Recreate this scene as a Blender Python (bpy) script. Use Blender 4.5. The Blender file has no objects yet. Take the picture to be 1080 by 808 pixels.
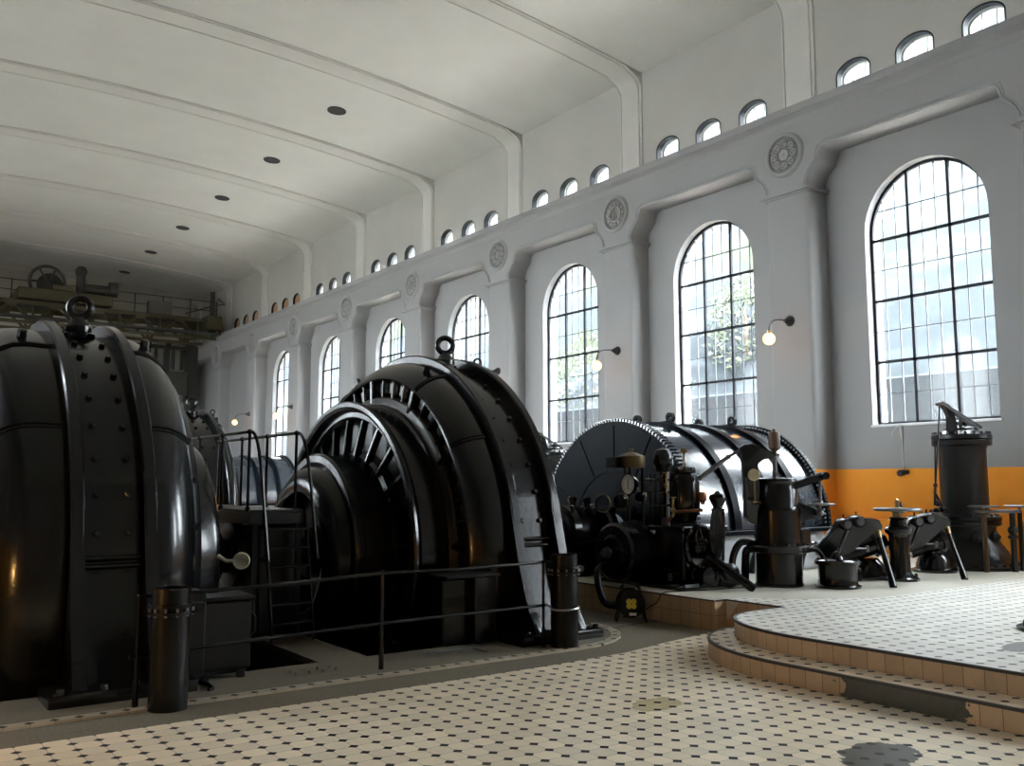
import bpy, bmesh, math, random
from mathutils import Vector, Matrix
random.seed(7)
S = bpy.context.scene
COL = S.collection
PI = math.pi
sin, cos = math.sin, math.cos

# ------------------------------------------------------------------ camera
H = 1.75
FPX = 957.0
YAW, PITCH, ROLL = math.radians(36.066), math.radians(6.287), math.radians(0.012)
FWD = Vector((sin(YAW) * cos(PITCH), cos(YAW) * cos(PITCH), sin(PITCH)))
RT = Vector((cos(YAW), -sin(YAW), 0.0))
UP = RT.cross(FWD)
CAMP = Vector((0, 0, H))
cd = bpy.data.cameras.new('camera')
cam = bpy.data.objects.new('camera', cd)
COL.objects.link(cam)
cd.sensor_width = 36.0
cd.lens = 36.0 * FPX / 1080.0
cd.clip_end = 300
M = Matrix((RT, UP, -FWD)).transposed().to_4x4()
cam.matrix_world = Matrix.Translation(CAMP) @ M @ Matrix.Rotation(-ROLL, 4, 'Z')
S.camera = cam

def at(x, y, d):
    """point at distance d (along the line of sight axis) measured at a place of the photograph"""
    return CAMP + d * (FWD + RT * ((x - 540) / FPX) - UP * ((y - 404) / FPX))
def dep(X, Y, Z=1.0):
    return (Vector((X, Y, Z)) - CAMP).dot(FWD)

# ------------------------------------------------------------------ materials
class NT:
    def __init__(s, name):
        s.m = bpy.data.materials.new(name); s.m.use_nodes = True
        s.t = s.m.node_tree; s.t.nodes.clear()
        s.out = s.t.nodes.new('ShaderNodeOutputMaterial')
    def n(s, typ, **kw):
        nd = s.t.nodes.new(typ)
        for k, v in kw.items(): setattr(nd, k, v)
        return nd
    def put(s, sock, v):
        if hasattr(v, 'node'): s.t.links.new(v, sock)
        else: sock.default_value = v
    def math(s, op, a, b=None, c=None):
        nd = s.n('ShaderNodeMath', operation=op)
        s.put(nd.inputs[0], a)
        if b is not None: s.put(nd.inputs[1], b)
        if c is not None: s.put(nd.inputs[2], c)
        return nd.outputs[0]
    def mix(s, f, a, b):
        nd = s.n('ShaderNodeMix', data_type='RGBA')
        s.put(nd.inputs[0], f)
        for sock, v in ((nd.inputs[6], a), (nd.inputs[7], b)):
            s.put(sock, v if hasattr(v, 'node') else (*v, 1.0))
        return nd.outputs[2]
    def noise(s, scale, detail=3, vec=None, rough=.55):
        nd = s.n('ShaderNodeTexNoise'); nd.inputs['Scale'].default_value = scale
        nd.inputs['Detail'].default_value = detail; nd.inputs['Roughness'].default_value = rough
        if vec is None: vec = s.pos()
        s.t.links.new(vec, nd.inputs['Vector'])
        return nd.outputs['Fac']
    def pos(s):
        if not hasattr(s, '_p'): s._p = s.n('ShaderNodeNewGeometry').outputs['Position']
        return s._p
    def obj(s):
        if not hasattr(s, '_o'): s._o = s.n('ShaderNodeTexCoord').outputs['Object']
        return s._o
    def xyz(s):
        if not hasattr(s, '_x'):
            nd = s.n('ShaderNodeSeparateXYZ'); s.t.links.new(s.pos(), nd.inputs[0]); s._x = nd.outputs
        return s._x
    def ramp(s, v, lo, hi, a=0., b=1.):
        nd = s.n('ShaderNodeMapRange'); s.put(nd.inputs[0], v)
        nd.inputs[1].default_value = lo; nd.inputs[2].default_value = hi
        nd.inputs[3].default_value = a; nd.inputs[4].default_value = b
        return nd.outputs[0]
    def bsdf(s, color, rough=.5, metal=0., spec=.5, coat=0., bump=None, bstr=.1, bdist=.01):
        b = s.n('ShaderNodeBsdfPrincipled')
        s.put(b.inputs['Base Color'], color if hasattr(color, 'node') else (*color, 1.0))
        s.put(b.inputs['Roughness'], rough); s.put(b.inputs['Metallic'], metal)
        b.inputs['Specular IOR Level'].default_value = spec
        b.inputs['Coat Weight'].default_value = coat; b.inputs['Coat Roughness'].default_value = .08
        if bump is not None:
            bn = s.n('ShaderNodeBump'); bn.inputs['Strength'].default_value = bstr
            bn.inputs['Distance'].default_value = bdist
            s.t.links.new(bump, bn.inputs['Height']); s.t.links.new(bn.outputs[0], b.inputs['Normal'])
        s.t.links.new(b.outputs[0], s.out.inputs[0])
        return s.m

def simple(name, color, rough=.5, metal=0., spec=.5, coat=0., var=.12, vs=3.0, bs=60., bstr=.06):
    t = NT(name)
    f = t.noise(vs, 4, t.obj())
    lo = tuple(c * (1 - var) for c in color); hi = tuple(min(1, c * (1 + var)) for c in color)
    return t.bsdf(t.mix(f, lo, hi), rough, metal, spec, coat, t.noise(bs, 2, t.obj()), bstr)

def plaster(name, color, band=False, rough=.75, split=None):
    t = NT(name)
    f = t.noise(.7, 5)
    g = t.noise(14, 3)
    c = t.mix(f, tuple(x * .9 for x in color), tuple(x * 1.06 for x in color))
    c = t.mix(t.ramp(g, .62, .8, 0, .25), c, tuple(x * .72 for x in color))
    if band:
        z = t.xyz()[2]
        e = t.math('LESS_THAN', t.math('ADD', z, t.ramp(t.noise(3, 2), 0, 1, -.012, .012)), 2.035)
        o = t.mix(t.noise(2.2, 4), (.78, .27, .02), (.86, .335, .034))
        c = t.mix(e, c, o)
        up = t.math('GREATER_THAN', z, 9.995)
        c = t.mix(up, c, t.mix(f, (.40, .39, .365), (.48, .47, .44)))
    if split:
        c = t.mix(t.math('GREATER_THAN', t.xyz()[2], split[0]), c, t.mix(f, tuple(x * .9 for x in split[1]), tuple(x * 1.06 for x in split[1])))
    return t.bsdf(c, rough, 0, .3, 0, t.noise(35, 4), .12, .01)

def octo(name, light, dark=(.009, .008, .008), patches=(), rough=.33, dirt=.16, spec=.36):
    """octagon tiles with small dark diamonds at their corners"""
    t = NT(name); x, y, z = t.xyz()
    P = .1677
    wob = t.ramp(t.noise(5, 2), 0, 1, -.012, .012)
    u = t.math('ADD', t.math('DIVIDE', x, P), wob); v = t.math('ADD', t.math('DIVIDE', t.math('SUBTRACT', y, t.math('MULTIPLY', x, .004)), P), wob)
    fu = t.math('FRACT', u); fv = t.math('FRACT', v)
    a = t.math('SUBTRACT', .5, t.math('ABSOLUTE', t.math('SUBTRACT', fu, .5)))
    b = t.math('SUBTRACT', .5, t.math('ABSOLUTE', t.math('SUBTRACT', fv, .5)))
    l1 = t.math('ADD', a, b)
    dia = t.math('LESS_THAN', l1, .235)
    gr = t.math('LESS_THAN', t.math('MINIMUM', a, b), .009)
    cv = t.n('ShaderNodeCombineXYZ'); t.put(cv.inputs[0], t.math('FLOOR', u)); t.put(cv.inputs[1], t.math('FLOOR', v))
    wn = t.n('ShaderNodeTexWhiteNoise'); t.t.links.new(cv.outputs[0], wn.inputs['Vector'])
    c = t.mix(wn.outputs['Value'], tuple(q * .86 for q in light), tuple(min(1, q * 1.06) for q in light))
    c = t.mix(t.ramp(t.noise(1.1, 5), .42, .75, 0, dirt), c, tuple(q * .68 for q in light))
    c = t.mix(t.ramp(t.noise(20, 4), .58, .8, 0, .14), c, tuple(q * .6 for q in light))
    c = t.mix(gr, c, (.13, .105, .075))
    c = t.mix(dia, c, dark)
    rg = t.ramp(t.noise(3, 4), .3, .7, rough * .94, rough * 1.08)
    rg = t.math('ADD', rg, t.math('MULTIPLY', dia, .3 if rough < .38 else .0))
    for (px, py, rx, ry, ang, col, octs) in patches:
        dx = t.math('SUBTRACT', x, px); dy = t.math('SUBTRACT', y, py)
        ca, sa = cos(ang), sin(ang)
        ex = t.math('DIVIDE', t.math('ADD', t.math('MULTIPLY', dx, ca), t.math('MULTIPLY', dy, sa)), rx)
        ey = t.math('DIVIDE', t.math('SUBTRACT', t.math('MULTIPLY', dy, ca), t.math('MULTIPLY', dx, sa)), ry)
        r2 = t.math('ADD', t.math('MULTIPLY', ex, ex), t.math('MULTIPLY', ey, ey))
        r2 = t.math('ADD', r2, t.ramp(t.noise(9, 4), 0, 1, -.7, .7))
        msk = t.math('LESS_THAN', r2, 1.0)
        pc = t.mix(t.noise(12, 5), tuple(q * .75 for q in col), tuple(q * 1.25 for q in col))
        if octs: pc = t.mix(dia, t.mix(gr, pc, (.12, .09, .05)), dark)
        c = t.mix(msk, c, pc)
    bh = t.math('SUBTRACT', 1.0, t.math('MAXIMUM', gr, 0.0))
    return t.bsdf(c, rg, 0, spec, .0, bh, .15, .003)

def cement(name, col, rough=.6, grain=.35):
    t = NT(name)
    c = t.mix(t.noise(1.3, 6), tuple(q * .8 for q in col), tuple(q * 1.15 for q in col))
    c = t.mix(t.ramp(t.noise(42, 3), .5, .72, 0, grain), c, tuple(q * .35 for q in col))
    c = t.mix(t.ramp(t.noise(3.1, 5), .58, .75, 0, .5), c, tuple(q * .6 for q in col))
    return t.bsdf(c, rough, 0, .4, 0, t.noise(60, 3), .2, .004)

def riser_mat(name, col):
    t = NT(name); x, y, z = t.xyz()
    u = t.math('DIVIDE', t.math('ADD', x, y), .165)
    fu = t.math('FRACT', u)
    a = t.math('SUBTRACT', .5, t.math('ABSOLUTE', t.math('SUBTRACT', fu, .5)))
    fz = t.math('FRACT', t.math('DIVIDE', z, .1775))
    b = t.math('SUBTRACT', .5, t.math('ABSOLUTE', t.math('SUBTRACT', fz, .5)))
    gr = t.math('LESS_THAN', t.math('MINIMUM', a, b), .016)
    wn = t.n('ShaderNodeTexWhiteNoise', noise_dimensions='1D'); t.put(wn.inputs['W'], t.math('FLOOR', u))
    c = t.mix(wn.outputs['Value'], tuple(q * .88 for q in col), tuple(q * 1.08 for q in col))
    c = t.mix(t.ramp(t.noise(6, 4), .5, .75, 0, .4), c, tuple(q * .6 for q in col))
    c = t.mix(gr, c, (.14, .1, .065))
    # broken strip of bare mortar low on the bottom step
    m = t.math('MULTIPLY', t.math('LESS_THAN', x, 6.85), t.math('LESS_THAN', z, .172))
    yy = t.math('ADD', y, t.ramp(t.noise(9, 4), 0, 1, -.3, .3))
    m = t.math('MULTIPLY', m, t.math('MULTIPLY', t.math('GREATER_THAN', yy, 3.62), t.math('LESS_THAN', yy, 4.66)))
    c = t.mix(m, c, t.mix(t.noise(14, 4), (.05, .052, .042), (.11, .11, .09)))
    return t.bsdf(c, .35, 0, .5, 0, gr, -.15, .003)

MT = {}
GLOBE = 1.9
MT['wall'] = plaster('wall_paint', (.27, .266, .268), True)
MT['wall_plain'] = plaster('wall_paint_plain', (.52, .51, .49))
MT['ceil'] = plaster('ceiling_paint', (.58, .573, .545))
MT['rib'] = plaster('rib_paint', (.55, .54, .51))
MT['relief'] = plaster('relief_plaster', (.31, .306, .30))
MT['far'] = plaster('far_wall_paint', (.52, .50, .45))
MT['tile'] = octo('octagon_floor_tile', (.84, .71, .53),
                  patches=[(5.50, 3.52, .34, .22, .2, (.065, .058, .044), False), (5.32, 5.35, .26, .17, .3, (.50, .39, .21), True)])
MT['tile_platform'] = octo('octagon_platform_tile', (.78, .75, .68), (.05, .047, .043), rough=.40, dirt=.15, spec=.9,
                           patches=[(8.3, 3.85, .4, .16, .0, (.16, .155, .14), False)])
MT['curb'] = octo('curb_tile', (.42, .36, .27), rough=.35)
MT['cement'] = cement('cement_floor', (.17, .148, .11))
MT['band'] = cement('cement_band', (.165, .14, .098), .75, .75)
MT['cement_platform'] = cement('cement_platform', (.60, .57, .48), .45, .15)
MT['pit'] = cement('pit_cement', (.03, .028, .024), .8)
MT['riser'] = riser_mat('riser_tile', (.62, .43, .26))
MT['white_line'] = simple('white_edge', (.6, .56, .48), .5)
MT['nosing'] = simple('step_nosing', (.035, .03, .028), .4)
MT['black'] = simple('black_gloss_paint', (.0055, .0055, .006), .20, 0, .42, .12, .3, 5, 26, .10)
MT['black2'] = simple('black_satin_paint', (.006, .0064, .0075), .32, 0, .4, 0, .3, 5, 40, .12)
MT['pipe_black'] = simple('black_pipe_paint', (.006, .006, .006), .27, 0, .28, .0, .3, 4, 40, .05)
MT['blue_black'] = simple('blue_black_paint', (.004, .006, .009), .33, 0, .04, .0, .3, 5, 30, .1)
MT['drum'] = simple('dark_drum_paint', (.04, .05, .064), .20, .0, .8, .6, .25, 9, 22, .18)
MT['casing'] = simple('grey_casing_paint', (.58, .61, .65), .3, 0, .5, .2, .2, 3, 25, .15)
MT['coil'] = simple('brown_coil_cover', (.014, .0105, .008), .3, 0, .5, .1, .5, 9, 30, .25)
MT['steel'] = simple('bright_steel', (.45, .45, .45), .28, 1.0)
MT['dull_steel'] = simple('dull_steel', (.16, .16, .165), .38, .8)
MT['brass'] = simple('brass', (.36, .26, .13), .3, 1.0)
MT['dull_brass'] = simple('dull_brass', (.17, .125, .065), .38, 1.0)
MT['copper'] = simple('copper', (.45, .2, .1), .3, 1.0)
MT['wood'] = simple('brown_oiler', (.085, .045, .02), .4, 0, .4, .0, .25, 8)
MT['dial'] = simple('dial_white', (.88, .88, .82), .4)
MT['dial_brass'] = simple('dial_yellowed', (.52, .47, .33), .4)
MT['yellow'] = simple('yellow_plastic', (.75, .55, .03), .4)
MT['crane'] = simple('olive_crane_paint', (.055, .046, .018), .5)
MT['crane_dark'] = simple('dark_crane_iron', (.03, .028, .024), .5)
MT['crane_box'] = simple('crane_grey', (.06, .058, .05), .5)
MT['frame'] = simple('window_iron', (.010, .012, .018), .6, 0, .25)
MT['muntin'] = simple('thin_glazing_bar', (.10, .11, .12), .6, 0, .3)  # paler than the frame iron: window glare put into the colour
MT['relief_shade'] = plaster('shaded_recess', (.19, .188, .182))  # darker plaster: the shadow inside the roundels is put into the colour
MT['sill'] = simple('white_sill', (.62, .64, .66), .5)
MT['blank'] = simple('brown_board', (.36, .21, .11), .6)
MT['vent'] = simple('vent_black', (.018, .017, .016), .7)
MT['cord'] = simple('pale_cord', (.5, .5, .48), .6)
MT['lamp_iron'] = simple('lamp_iron', (.03, .032, .036), .35, 0, .5)
MT['ground'] = simple('pale_ground', (.78, .76, .72), .8)
MT['ground_dark'] = simple('gravel_ground', (.30, .29, .27), .9)
MT['stone'] = simple('grey_stone', (.022, .030, .037), .8, 0, .2, 0, .25, 1.2)
MT['trunk'] = simple('bark', (.09, .07, .05), .8)
def leafmat():
    t = NT('leaf_green')
    return t.bsdf(t.mix(t.noise(1.6, 4), (.009, .017, .003), (.026, .037, .007)), .6)
MT['leaf'] = leafmat()
def hillmat():
    t = NT('hillside')
    rock = t.mix(t.noise(.9, 8, rough=.7), (.0022, .0042, .006), (.0145, .0205, .025))
    st = t.n('ShaderNodeTexNoise'); st.inputs['Scale'].default_value = .35; st.inputs['Detail'].default_value = 8
    mp = t.n('ShaderNodeMapping'); mp.inputs['Rotation'].default_value = (.6, 0, 0); mp.inputs['Scale'].default_value = (1, .5, 3)
    t.t.links.new(t.pos(), mp.inputs[0]); t.t.links.new(mp.outputs[0], st.inputs['Vector'])
    c = t.mix(t.ramp(st.outputs['Fac'], .5, .62), rock, (.022, .029, .034))
    c = t.mix(t.ramp(t.noise(.22, 6), .52, .62), c, t.mix(t.noise(2.5, 4), (.0065, .0095, .003), (.013, .0165, .0065)))
    return t.bsdf(c, .8, 0, .2)
MT['hill'] = hillmat()
def glassmat():
    t = NT('window_glass')
    tr = t.n('ShaderNodeBsdfTransparent'); tr.inputs[0].default_value = (.93, .96, .97, 1)
    gl = t.n('ShaderNodeBsdfGlossy'); gl.inputs['Roughness'].default_value = .08
    mx = t.n('ShaderNodeMixShader'); mx.inputs[0].default_value = .012
    t.t.links.new(tr.outputs[0], mx.inputs[1]); t.t.links.new(gl.outputs[0], mx.inputs[2]); t.t.links.new(mx.outputs[0], t.out.inputs[0])
    return t.m
MT['glass'] = glassmat()
def globemat(col=(1.0, .40, .10, 1)):
    t = NT('lit_globe')
    e = t.n('ShaderNodeEmission'); e.inputs[0].default_value = col; e.inputs[1].default_value = GLOBE
    t.t.links.new(e.outputs[0], t.out.inputs[0]); return t.m

MT['globe'] = globemat()
GLOBE = 150.0
MT['bulb'] = globemat((1.0, .55, .18, 1))  # emitter of the assumed lamp beyond the left edge

# ------------------------------------------------------------------ mesh builder
def frame_of(d):
    d = Vector(d).normalized()
    a = Vector((0, 0, 1)) if abs(d.z) < .95 else Vector((1, 0, 0))
    u = d.cross(a).normalized(); return u, d.cross(u).normalized(), d

class MB:
    def __init__(s): s.b = bmesh.new()
    def v(s, p): return s.b.verts.new(p)
    def f(s, vs):
        try: return s.b.faces.new(vs)
        except ValueError: return None
    def box(s, lo, hi, bev=0.0, rot=None, seg=1):
        lo, hi = Vector(lo), Vector(hi); c = (lo + hi) / 2; h = (hi - lo) / 2
        mat = Matrix.Translation(c) @ (rot.to_4x4() if rot else Matrix()) @ Matrix.Diagonal((h.x * 2, h.y * 2, h.z * 2, 1))
        r = bmesh.ops.create_cube(s.b, size=1, matrix=mat)
        if bev:
            es = list({e for v in r['verts'] for e in v.link_edges})
            bmesh.ops.bevel(s.b, geom=es, offset=bev, segments=seg, profile=.6, affect='EDGES')
        return s
    def obox(s, c, size, ux, uy, uz, bev=0.):
        """oriented box"""
        rot = Matrix((Vector(ux).normalized(), Vector(uy).normalized(), Vector(uz).normalized())).transposed()
        c = Vector(c); h = Vector(size) / 2
        return s.box(c - h, c + h, bev, rot)
    def lathe(s, prof, o=(0, 0, 0), axis=(0, 0, 1), seg=32, a0=0., a1=2 * PI, cap=True, close=False):
        """prof: list of (h along axis, r). Turned about axis through o"""
        o = Vector(o); u, w, d = frame_of(axis)
        full = abs(a1 - a0 - 2 * PI) < 1e-6
        n = seg if full else seg + 1
        rings = []
        for h, r in prof:
            if r < 1e-6: rings.append([s.v(o + d * h)]); continue
            rings.append([s.v(o + d * h + (u * cos(a0 + (a1 - a0) * i / seg) + w * sin(a0 + (a1 - a0) * i / seg)) * r) for i in range(n)])
        m = seg
        pairs = list(zip(rings[:-1], rings[1:]))
        if close: pairs.append((rings[-1], rings[0]))
        for A, B in pairs:
            for i in range(m):
                j = (i + 1) % len(A) if len(A) > 1 else 0
                k = (i + 1) % len(B) if len(B) > 1 else 0
                i1 = i if len(A) > 1 else 0; i2 = i if len(B) > 1 else 0
                if len(A) == 1 and len(B) == 1: continue
                if len(A) == 1: s.f([A[0], B[i2], B[k]])
                elif len(B) == 1: s.f([A[i1], A[j], B[0]])
                else: s.f([A[i1], A[j], B[k], B[i2]])
        if cap and not close and full:
            for R in (rings[0], rings[-1]):
                if len(R) > 2: s.f(R)
        return s
    def xl(s, prof, o=(0, 0, 0), seg=96, **k): return s.lathe(prof, o, (1, 0, 0), seg, **k)
    def cyl(s, p, q, r, r2=None, seg=16):
        p, q = Vector(p), Vector(q); L = (q - p).length
        return s.lathe([(0, r), (L, r if r2 is None else r2)], p, q - p, seg)
    def tube(s, pts, r, seg=10, closed=False):
        pts = [Vector(p) for p in pts]; n = len(pts); rings = []
        prev = None
        for i, p in enumerate(pts):
            if closed: d = pts[(i + 1) % n] - pts[i - 1]
            else: d = pts[min(i + 1, n - 1)] - pts[max(i - 1, 0)]
            d.normalize()
            if prev is None: u, w, _ = frame_of(d)
            else:
                u = (prev - d * prev.dot(d)).normalized(); w = d.cross(u)
            prev = u
            rr = r[i] if isinstance(r, (list, tuple)) else r
            rings.append([s.v(p + (u * cos(2 * PI * k / seg) + w * sin(2 * PI * k / seg)) * rr) for k in range(seg)])
        rng = range(n) if closed else range(n - 1)
        for i in rng:
            A, B = rings[i], rings[(i + 1) % n]
            for k in range(seg): s.f([A[k], A[(k + 1) % seg], B[(k + 1) % seg], B[k]])
        if not closed: s.f(rings[0][::-1]); s.f(rings[-1])
        return s
    def torus(s, c, axis, R, r, seg=40, sg=12):
        c = Vector(c); u, w, d = frame_of(axis)
        return s.tube([c + (u * cos(2 * PI * i / seg) + w * sin(2 * PI * i / seg)) * R for i in range(seg)], r, sg, True)
    def prism(s, pts, ext, bev=0.):
        """flat polygon (3-D points) pushed along ext"""
        A = [s.v(p) for p in pts]; e = Vector(ext); B = [s.v(Vector(p) + e) for p in pts]
        n = len(pts)
        fs = [s.f(A[::-1]), s.f(B)] + [s.f([A[i], A[(i + 1) % n], B[(i + 1) % n], B[i]]) for i in range(n)]
        if bev:
            es = list({ed for f_ in fs if f_ for ed in f_.edges})
            bmesh.ops.bevel(s.b, geom=es, offset=bev, segments=2, profile=.6, affect='EDGES')
        return s
    def ball(s, c, r, sub=2, sc=(1, 1, 1)):
        mat = Matrix.Translation(Vector(c)) @ Matrix.Diagonal((*sc, 1))
        bmesh.ops.create_icosphere(s.b, subdivisions=sub, radius=r, matrix=mat); return s
    def uv(s, c, r, sc=(1, 1, 1), n=24):
        mat = Matrix.Translation(Vector(c)) @ Matrix.Diagonal((*sc, 1))
        bmesh.ops.create_uvsphere(s.b, u_segments=n, v_segments=n // 2, radius=r, matrix=mat); return s
    def build(s, name, mat, parent=None, ang=32, base=False):
        bmesh.ops.recalc_face_normals(s.b, faces=s.b.faces)
        me = bpy.data.meshes.new(name)
        loc = Vector((0, 0, 0))
        if parent is not None: loc = origin(parent)
        elif base and len(s.b.verts):
            xs = [v.co for v in s.b.verts]
            loc = Vector(((min(v.x for v in xs) + max(v.x for v in xs)) / 2, (min(v.y for v in xs) + max(v.y for v in xs)) / 2, min(v.z for v in xs)))
        bmesh.ops.translate(s.b, verts=s.b.verts, vec=-loc)
        s.b.to_mesh(me); s.b.free()
        me.materials.append(MT[mat] if isinstance(mat, str) else mat)
        me.polygons.foreach_set('use_smooth', [True] * len(me.polygons))
        me.set_sharp_from_angle(angle=math.radians(ang))
        o = bpy.data.objects.new(name, me); COL.objects.link(o)
        if parent is not None: o.parent = parent
        else: o.location = loc
        ORG[o.name] = loc
        return o
ORG = {}
def origin(o): return ORG[o.name]
def empty(name, loc, label, cat, group=None):
    o = bpy.data.objects.new(name, None); COL.objects.link(o)
    o.location = loc; o.empty_display_size = .2
    ORG[o.name] = Vector(loc)
    return tag(o, label, cat, group)
def tag(o, label, cat, group=None):
    o['label'] = label; o['category'] = cat
    if group: o['group'] = group
    return o
def struct(o, label=None):
    o['kind'] = 'structure'
    if label: o['label'] = label
    return o
def copy_tree(o, loc=None, rz=None, parent=None, label=None):
    c = o.copy(); COL.objects.link(c)
    if parent is not None: c.parent = parent
    if loc is not None: c.location = loc; ORG[c.name] = Vector(loc)
    else: ORG[c.name] = ORG.get(o.name, Vector())
    if rz is not None: c.rotation_euler.z = rz
    if label: c['label'] = label
    for ch in [q for q in list(COL.objects) if q.parent == o]: copy_tree(ch, parent=c)
    return c
def bolt_mb(p, d, r=.028, h=.025):
    """hexagon head on a washer"""
    m = MB(); p = Vector(p); d = Vector(d).normalized()
    m.lathe([(0, r * 1.25), (h * .3, r * 1.25)], p, d, 14)
    m.lathe([(h * .3, r), (h * 1.2, r), (h * 1.35, r * .8)], p, d, 6)
    return m
def bez(p0, p1, p2, p3, n=10):
    P = [Vector(p) for p in (p0, p1, p2, p3)]
    return [P[0] * (1 - t) ** 3 + P[1] * 3 * t * (1 - t) ** 2 + P[2] * 3 * t * t * (1 - t) + P[3] * t ** 3 for t in [i / n for i in range(n + 1)]]
# ================================================================== THE HALL
W, XL = 17.0, -4.46          # inner faces of the two long walls
Y0, Y1 = -5.0, 57.3          # near and far end walls
BAY, PK0 = 5.508, 12.18      # pilaster rhythm
XF = 16.36                   # face of pilasters and entablature
HP = .355                    # raised machine platform
KS = range(-3, 9)
def py_(k): return PK0 + BAY * k
def zc(X): return 13.75 - .75 * ((X - 6.27) / 10.73) ** 2

def slab(pts, z0, z1, name, mat, label=None):
    m = MB(); m.prism([(x, y, z0) for x, y in pts], (0, 0, z1 - z0))
    return struct(m.build(name, mat, None), label)
P_ = lambda *a: [tuple(Vector(q)[:2]) for q in a]
# --- lower floor
edge = [(8.8, 7.55), (8.6, 7.5), (8.35, 7.47), (7.39, 7.30), (6.65, 7.12), (5.5, 7.05), (XL, 7.0)]
slab([(XL, Y0), (8.8, Y0)] + edge, -.05, 0, 'floor', 'tile', 'cream octagon tile floor with black diamond dots')
slab(edge[::-1] + [(8.8, 10.6), (7.45, 10.6), (7.45, 8.45), (7.3, 8.15), (7.05, 7.85), (6.5, 7.66), (XL, 7.66)], -.05, .0, 'floor', 'band', 'rough cement border between tiles and machine bed')
corner = [(6.3, 7.62), (6.6, 7.64), (6.88, 7.73), (7.15, 7.9), (7.35, 8.12), (7.5, 8.45)]
slab([(XL, 7.62)] + corner + [(XL, 8.45)], -.05, .014, 'floor', 'cement', 'smooth cement floor in front of the machine pits')
DY = 2 * BAY
PITS = [(-.5, 3.83), (4.35, 7.45)]
for i, yo in enumerate((0, DY)):
    a, b = 8.45 + yo, 13.6 + yo
    for x0, x1 in ((XL, -.5), (3.83, 4.35), (7.45, 8.45)):
        slab([(x0, a), (x1, a), (x1, b), (x0, b)], -.05, .014, 'floor', 'cement')
    y2 = 8.45 + DY if i == 0 else Y1
    slab([(XL, b), (8.45, b), (8.45, y2), (XL, y2)], -.05, .014, 'floor', 'cement')
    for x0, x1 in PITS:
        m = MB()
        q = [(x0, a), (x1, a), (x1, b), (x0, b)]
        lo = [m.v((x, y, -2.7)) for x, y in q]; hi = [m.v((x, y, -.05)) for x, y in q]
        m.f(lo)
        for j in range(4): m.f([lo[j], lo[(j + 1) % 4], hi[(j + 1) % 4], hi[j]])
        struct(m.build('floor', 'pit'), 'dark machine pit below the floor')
# thin pale kerb of half tiles round the machine bed
kerb = [(XL, 7.56), (1.0, 7.56), (3.7, 7.56), (6.3, 7.56)] + [(x + .03, y - .05) for x, y in corner[1:]] + [(7.6, 8.75)]
m = MB()
for (a, b) in zip(kerb[:-1], kerb[1:]):
    d = Vector((b[0] - a[0], b[1] - a[1], 0)).normalized(); n_ = Vector((-d.y, d.x, 0)) * .055
    A, B = Vector((*a, 0)), Vector((*b, 0))
    m.prism([A - n_, B - n_, B + n_, A + n_], (0, 0, .02))
struct(m.build('trim_1', 'curb'), 'row of half tiles edging the cement floor')

# --- platform and steps
UPC = [tuple(p[:2]) for p in bez((8.25, 6.66, 0), (7.6, 6.72, 0), (7.1, 6.15, 0), (7.1, 5.2, 0), 12)]
LOC = [tuple(p[:2]) for p in bez((7.85, 6.80, 0), (7.2, 6.74, 0), (6.74, 6.05, 0), (6.74, 5.2, 0), 12)]
tl = [(8.66, 7.5), (8.66, 6.66)] + UPC + [(7.1, Y0), (W, Y0), (W, 6.5), (10.4, 6.5), (9.4, 6.95), (8.95, 7.5)]
slab(tl, .0, HP, 'floor', 'tile_platform', 'raised octagon tile platform at the top of the steps')
slab([(8.45, 7.5), (8.95, 7.5), (9.4, 6.95), (10.4, 6.5), (W, 6.5), (W, Y1), (8.45, Y1)], 0, HP - .001, 'floor', 'cement_platform', 'pale cement machine platform')
slab([(8.66, 6.80)] + LOC + [(6.74, Y0), (8.66, Y0)], 0, .1775, 'floor', 'tile', 'lower tiled step')
def skirt(path, z0, z1, name, mat, off=.006, lab=None):
    m = MB()
    n = len(path)
    vs = []
    for i, p in enumerate(path):
        a, b = path[max(i - 1, 0)], path[min(i + 1, n - 1)]
        d = Vector((b[0] - a[0], b[1] - a[1], 0)).normalized(); nn = Vector((d.y, -d.x, 0)) * off
        P = Vector((*p, 0))
        vs.append([m.v((*(P + nn)[:2], z0)), m.v((*(P + nn)[:2], z1)), m.v((*(P - nn)[:2], z1)), m.v((*(P - nn)[:2], z0))])
    for A, B in zip(vs[:-1], vs[1:]):
        for j in range(3): m.f([A[j], B[j], B[j + 1], A[j + 1]])
    return struct(m.build(name, mat, None, 20), lab)
up_path = [(7.1, Y0), (7.1, 1), (7.1, 3)] + UPC[::-1] + [(8.66, 6.66)]
lo_path = [(6.74, Y0), (6.74, 1), (6.74, 3)] + LOC[::-1] + [(8.66, 6.80)]
back_path = [(8.66, 6.7), (8.66, 7.5), (8.452, 7.5), (8.45, 20), (8.45, Y1)]
skirt([p for p in up_path[::-1]], .1775, HP - .02, 'trim_2', 'riser', .006, 'tiled riser of the upper step')
skirt([p for p in up_path[::-1]], HP - .022, HP + .003, 'trim_3', 'nosing', .014, 'dark nosing of the upper step')
skirt([p for p in lo_path[::-1]], 0, .157, 'trim_4', 'riser', .006, 'tiled riser of the lower step with a bare mortar patch')
skirt([p for p in lo_path[::-1]], .155, .1805, 'trim_5', 'nosing', .014, 'dark nosing of the lower step')
skirt([(8.66, 6.7), (8.66, 7.5)][::-1], 0, HP - .012, 'trim_6', 'riser', .006)
skirt([(8.66, 7.5), (8.45, 7.5)][::-1], 0, HP - .012, 'trim_7', 'riser', .006)
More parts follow.
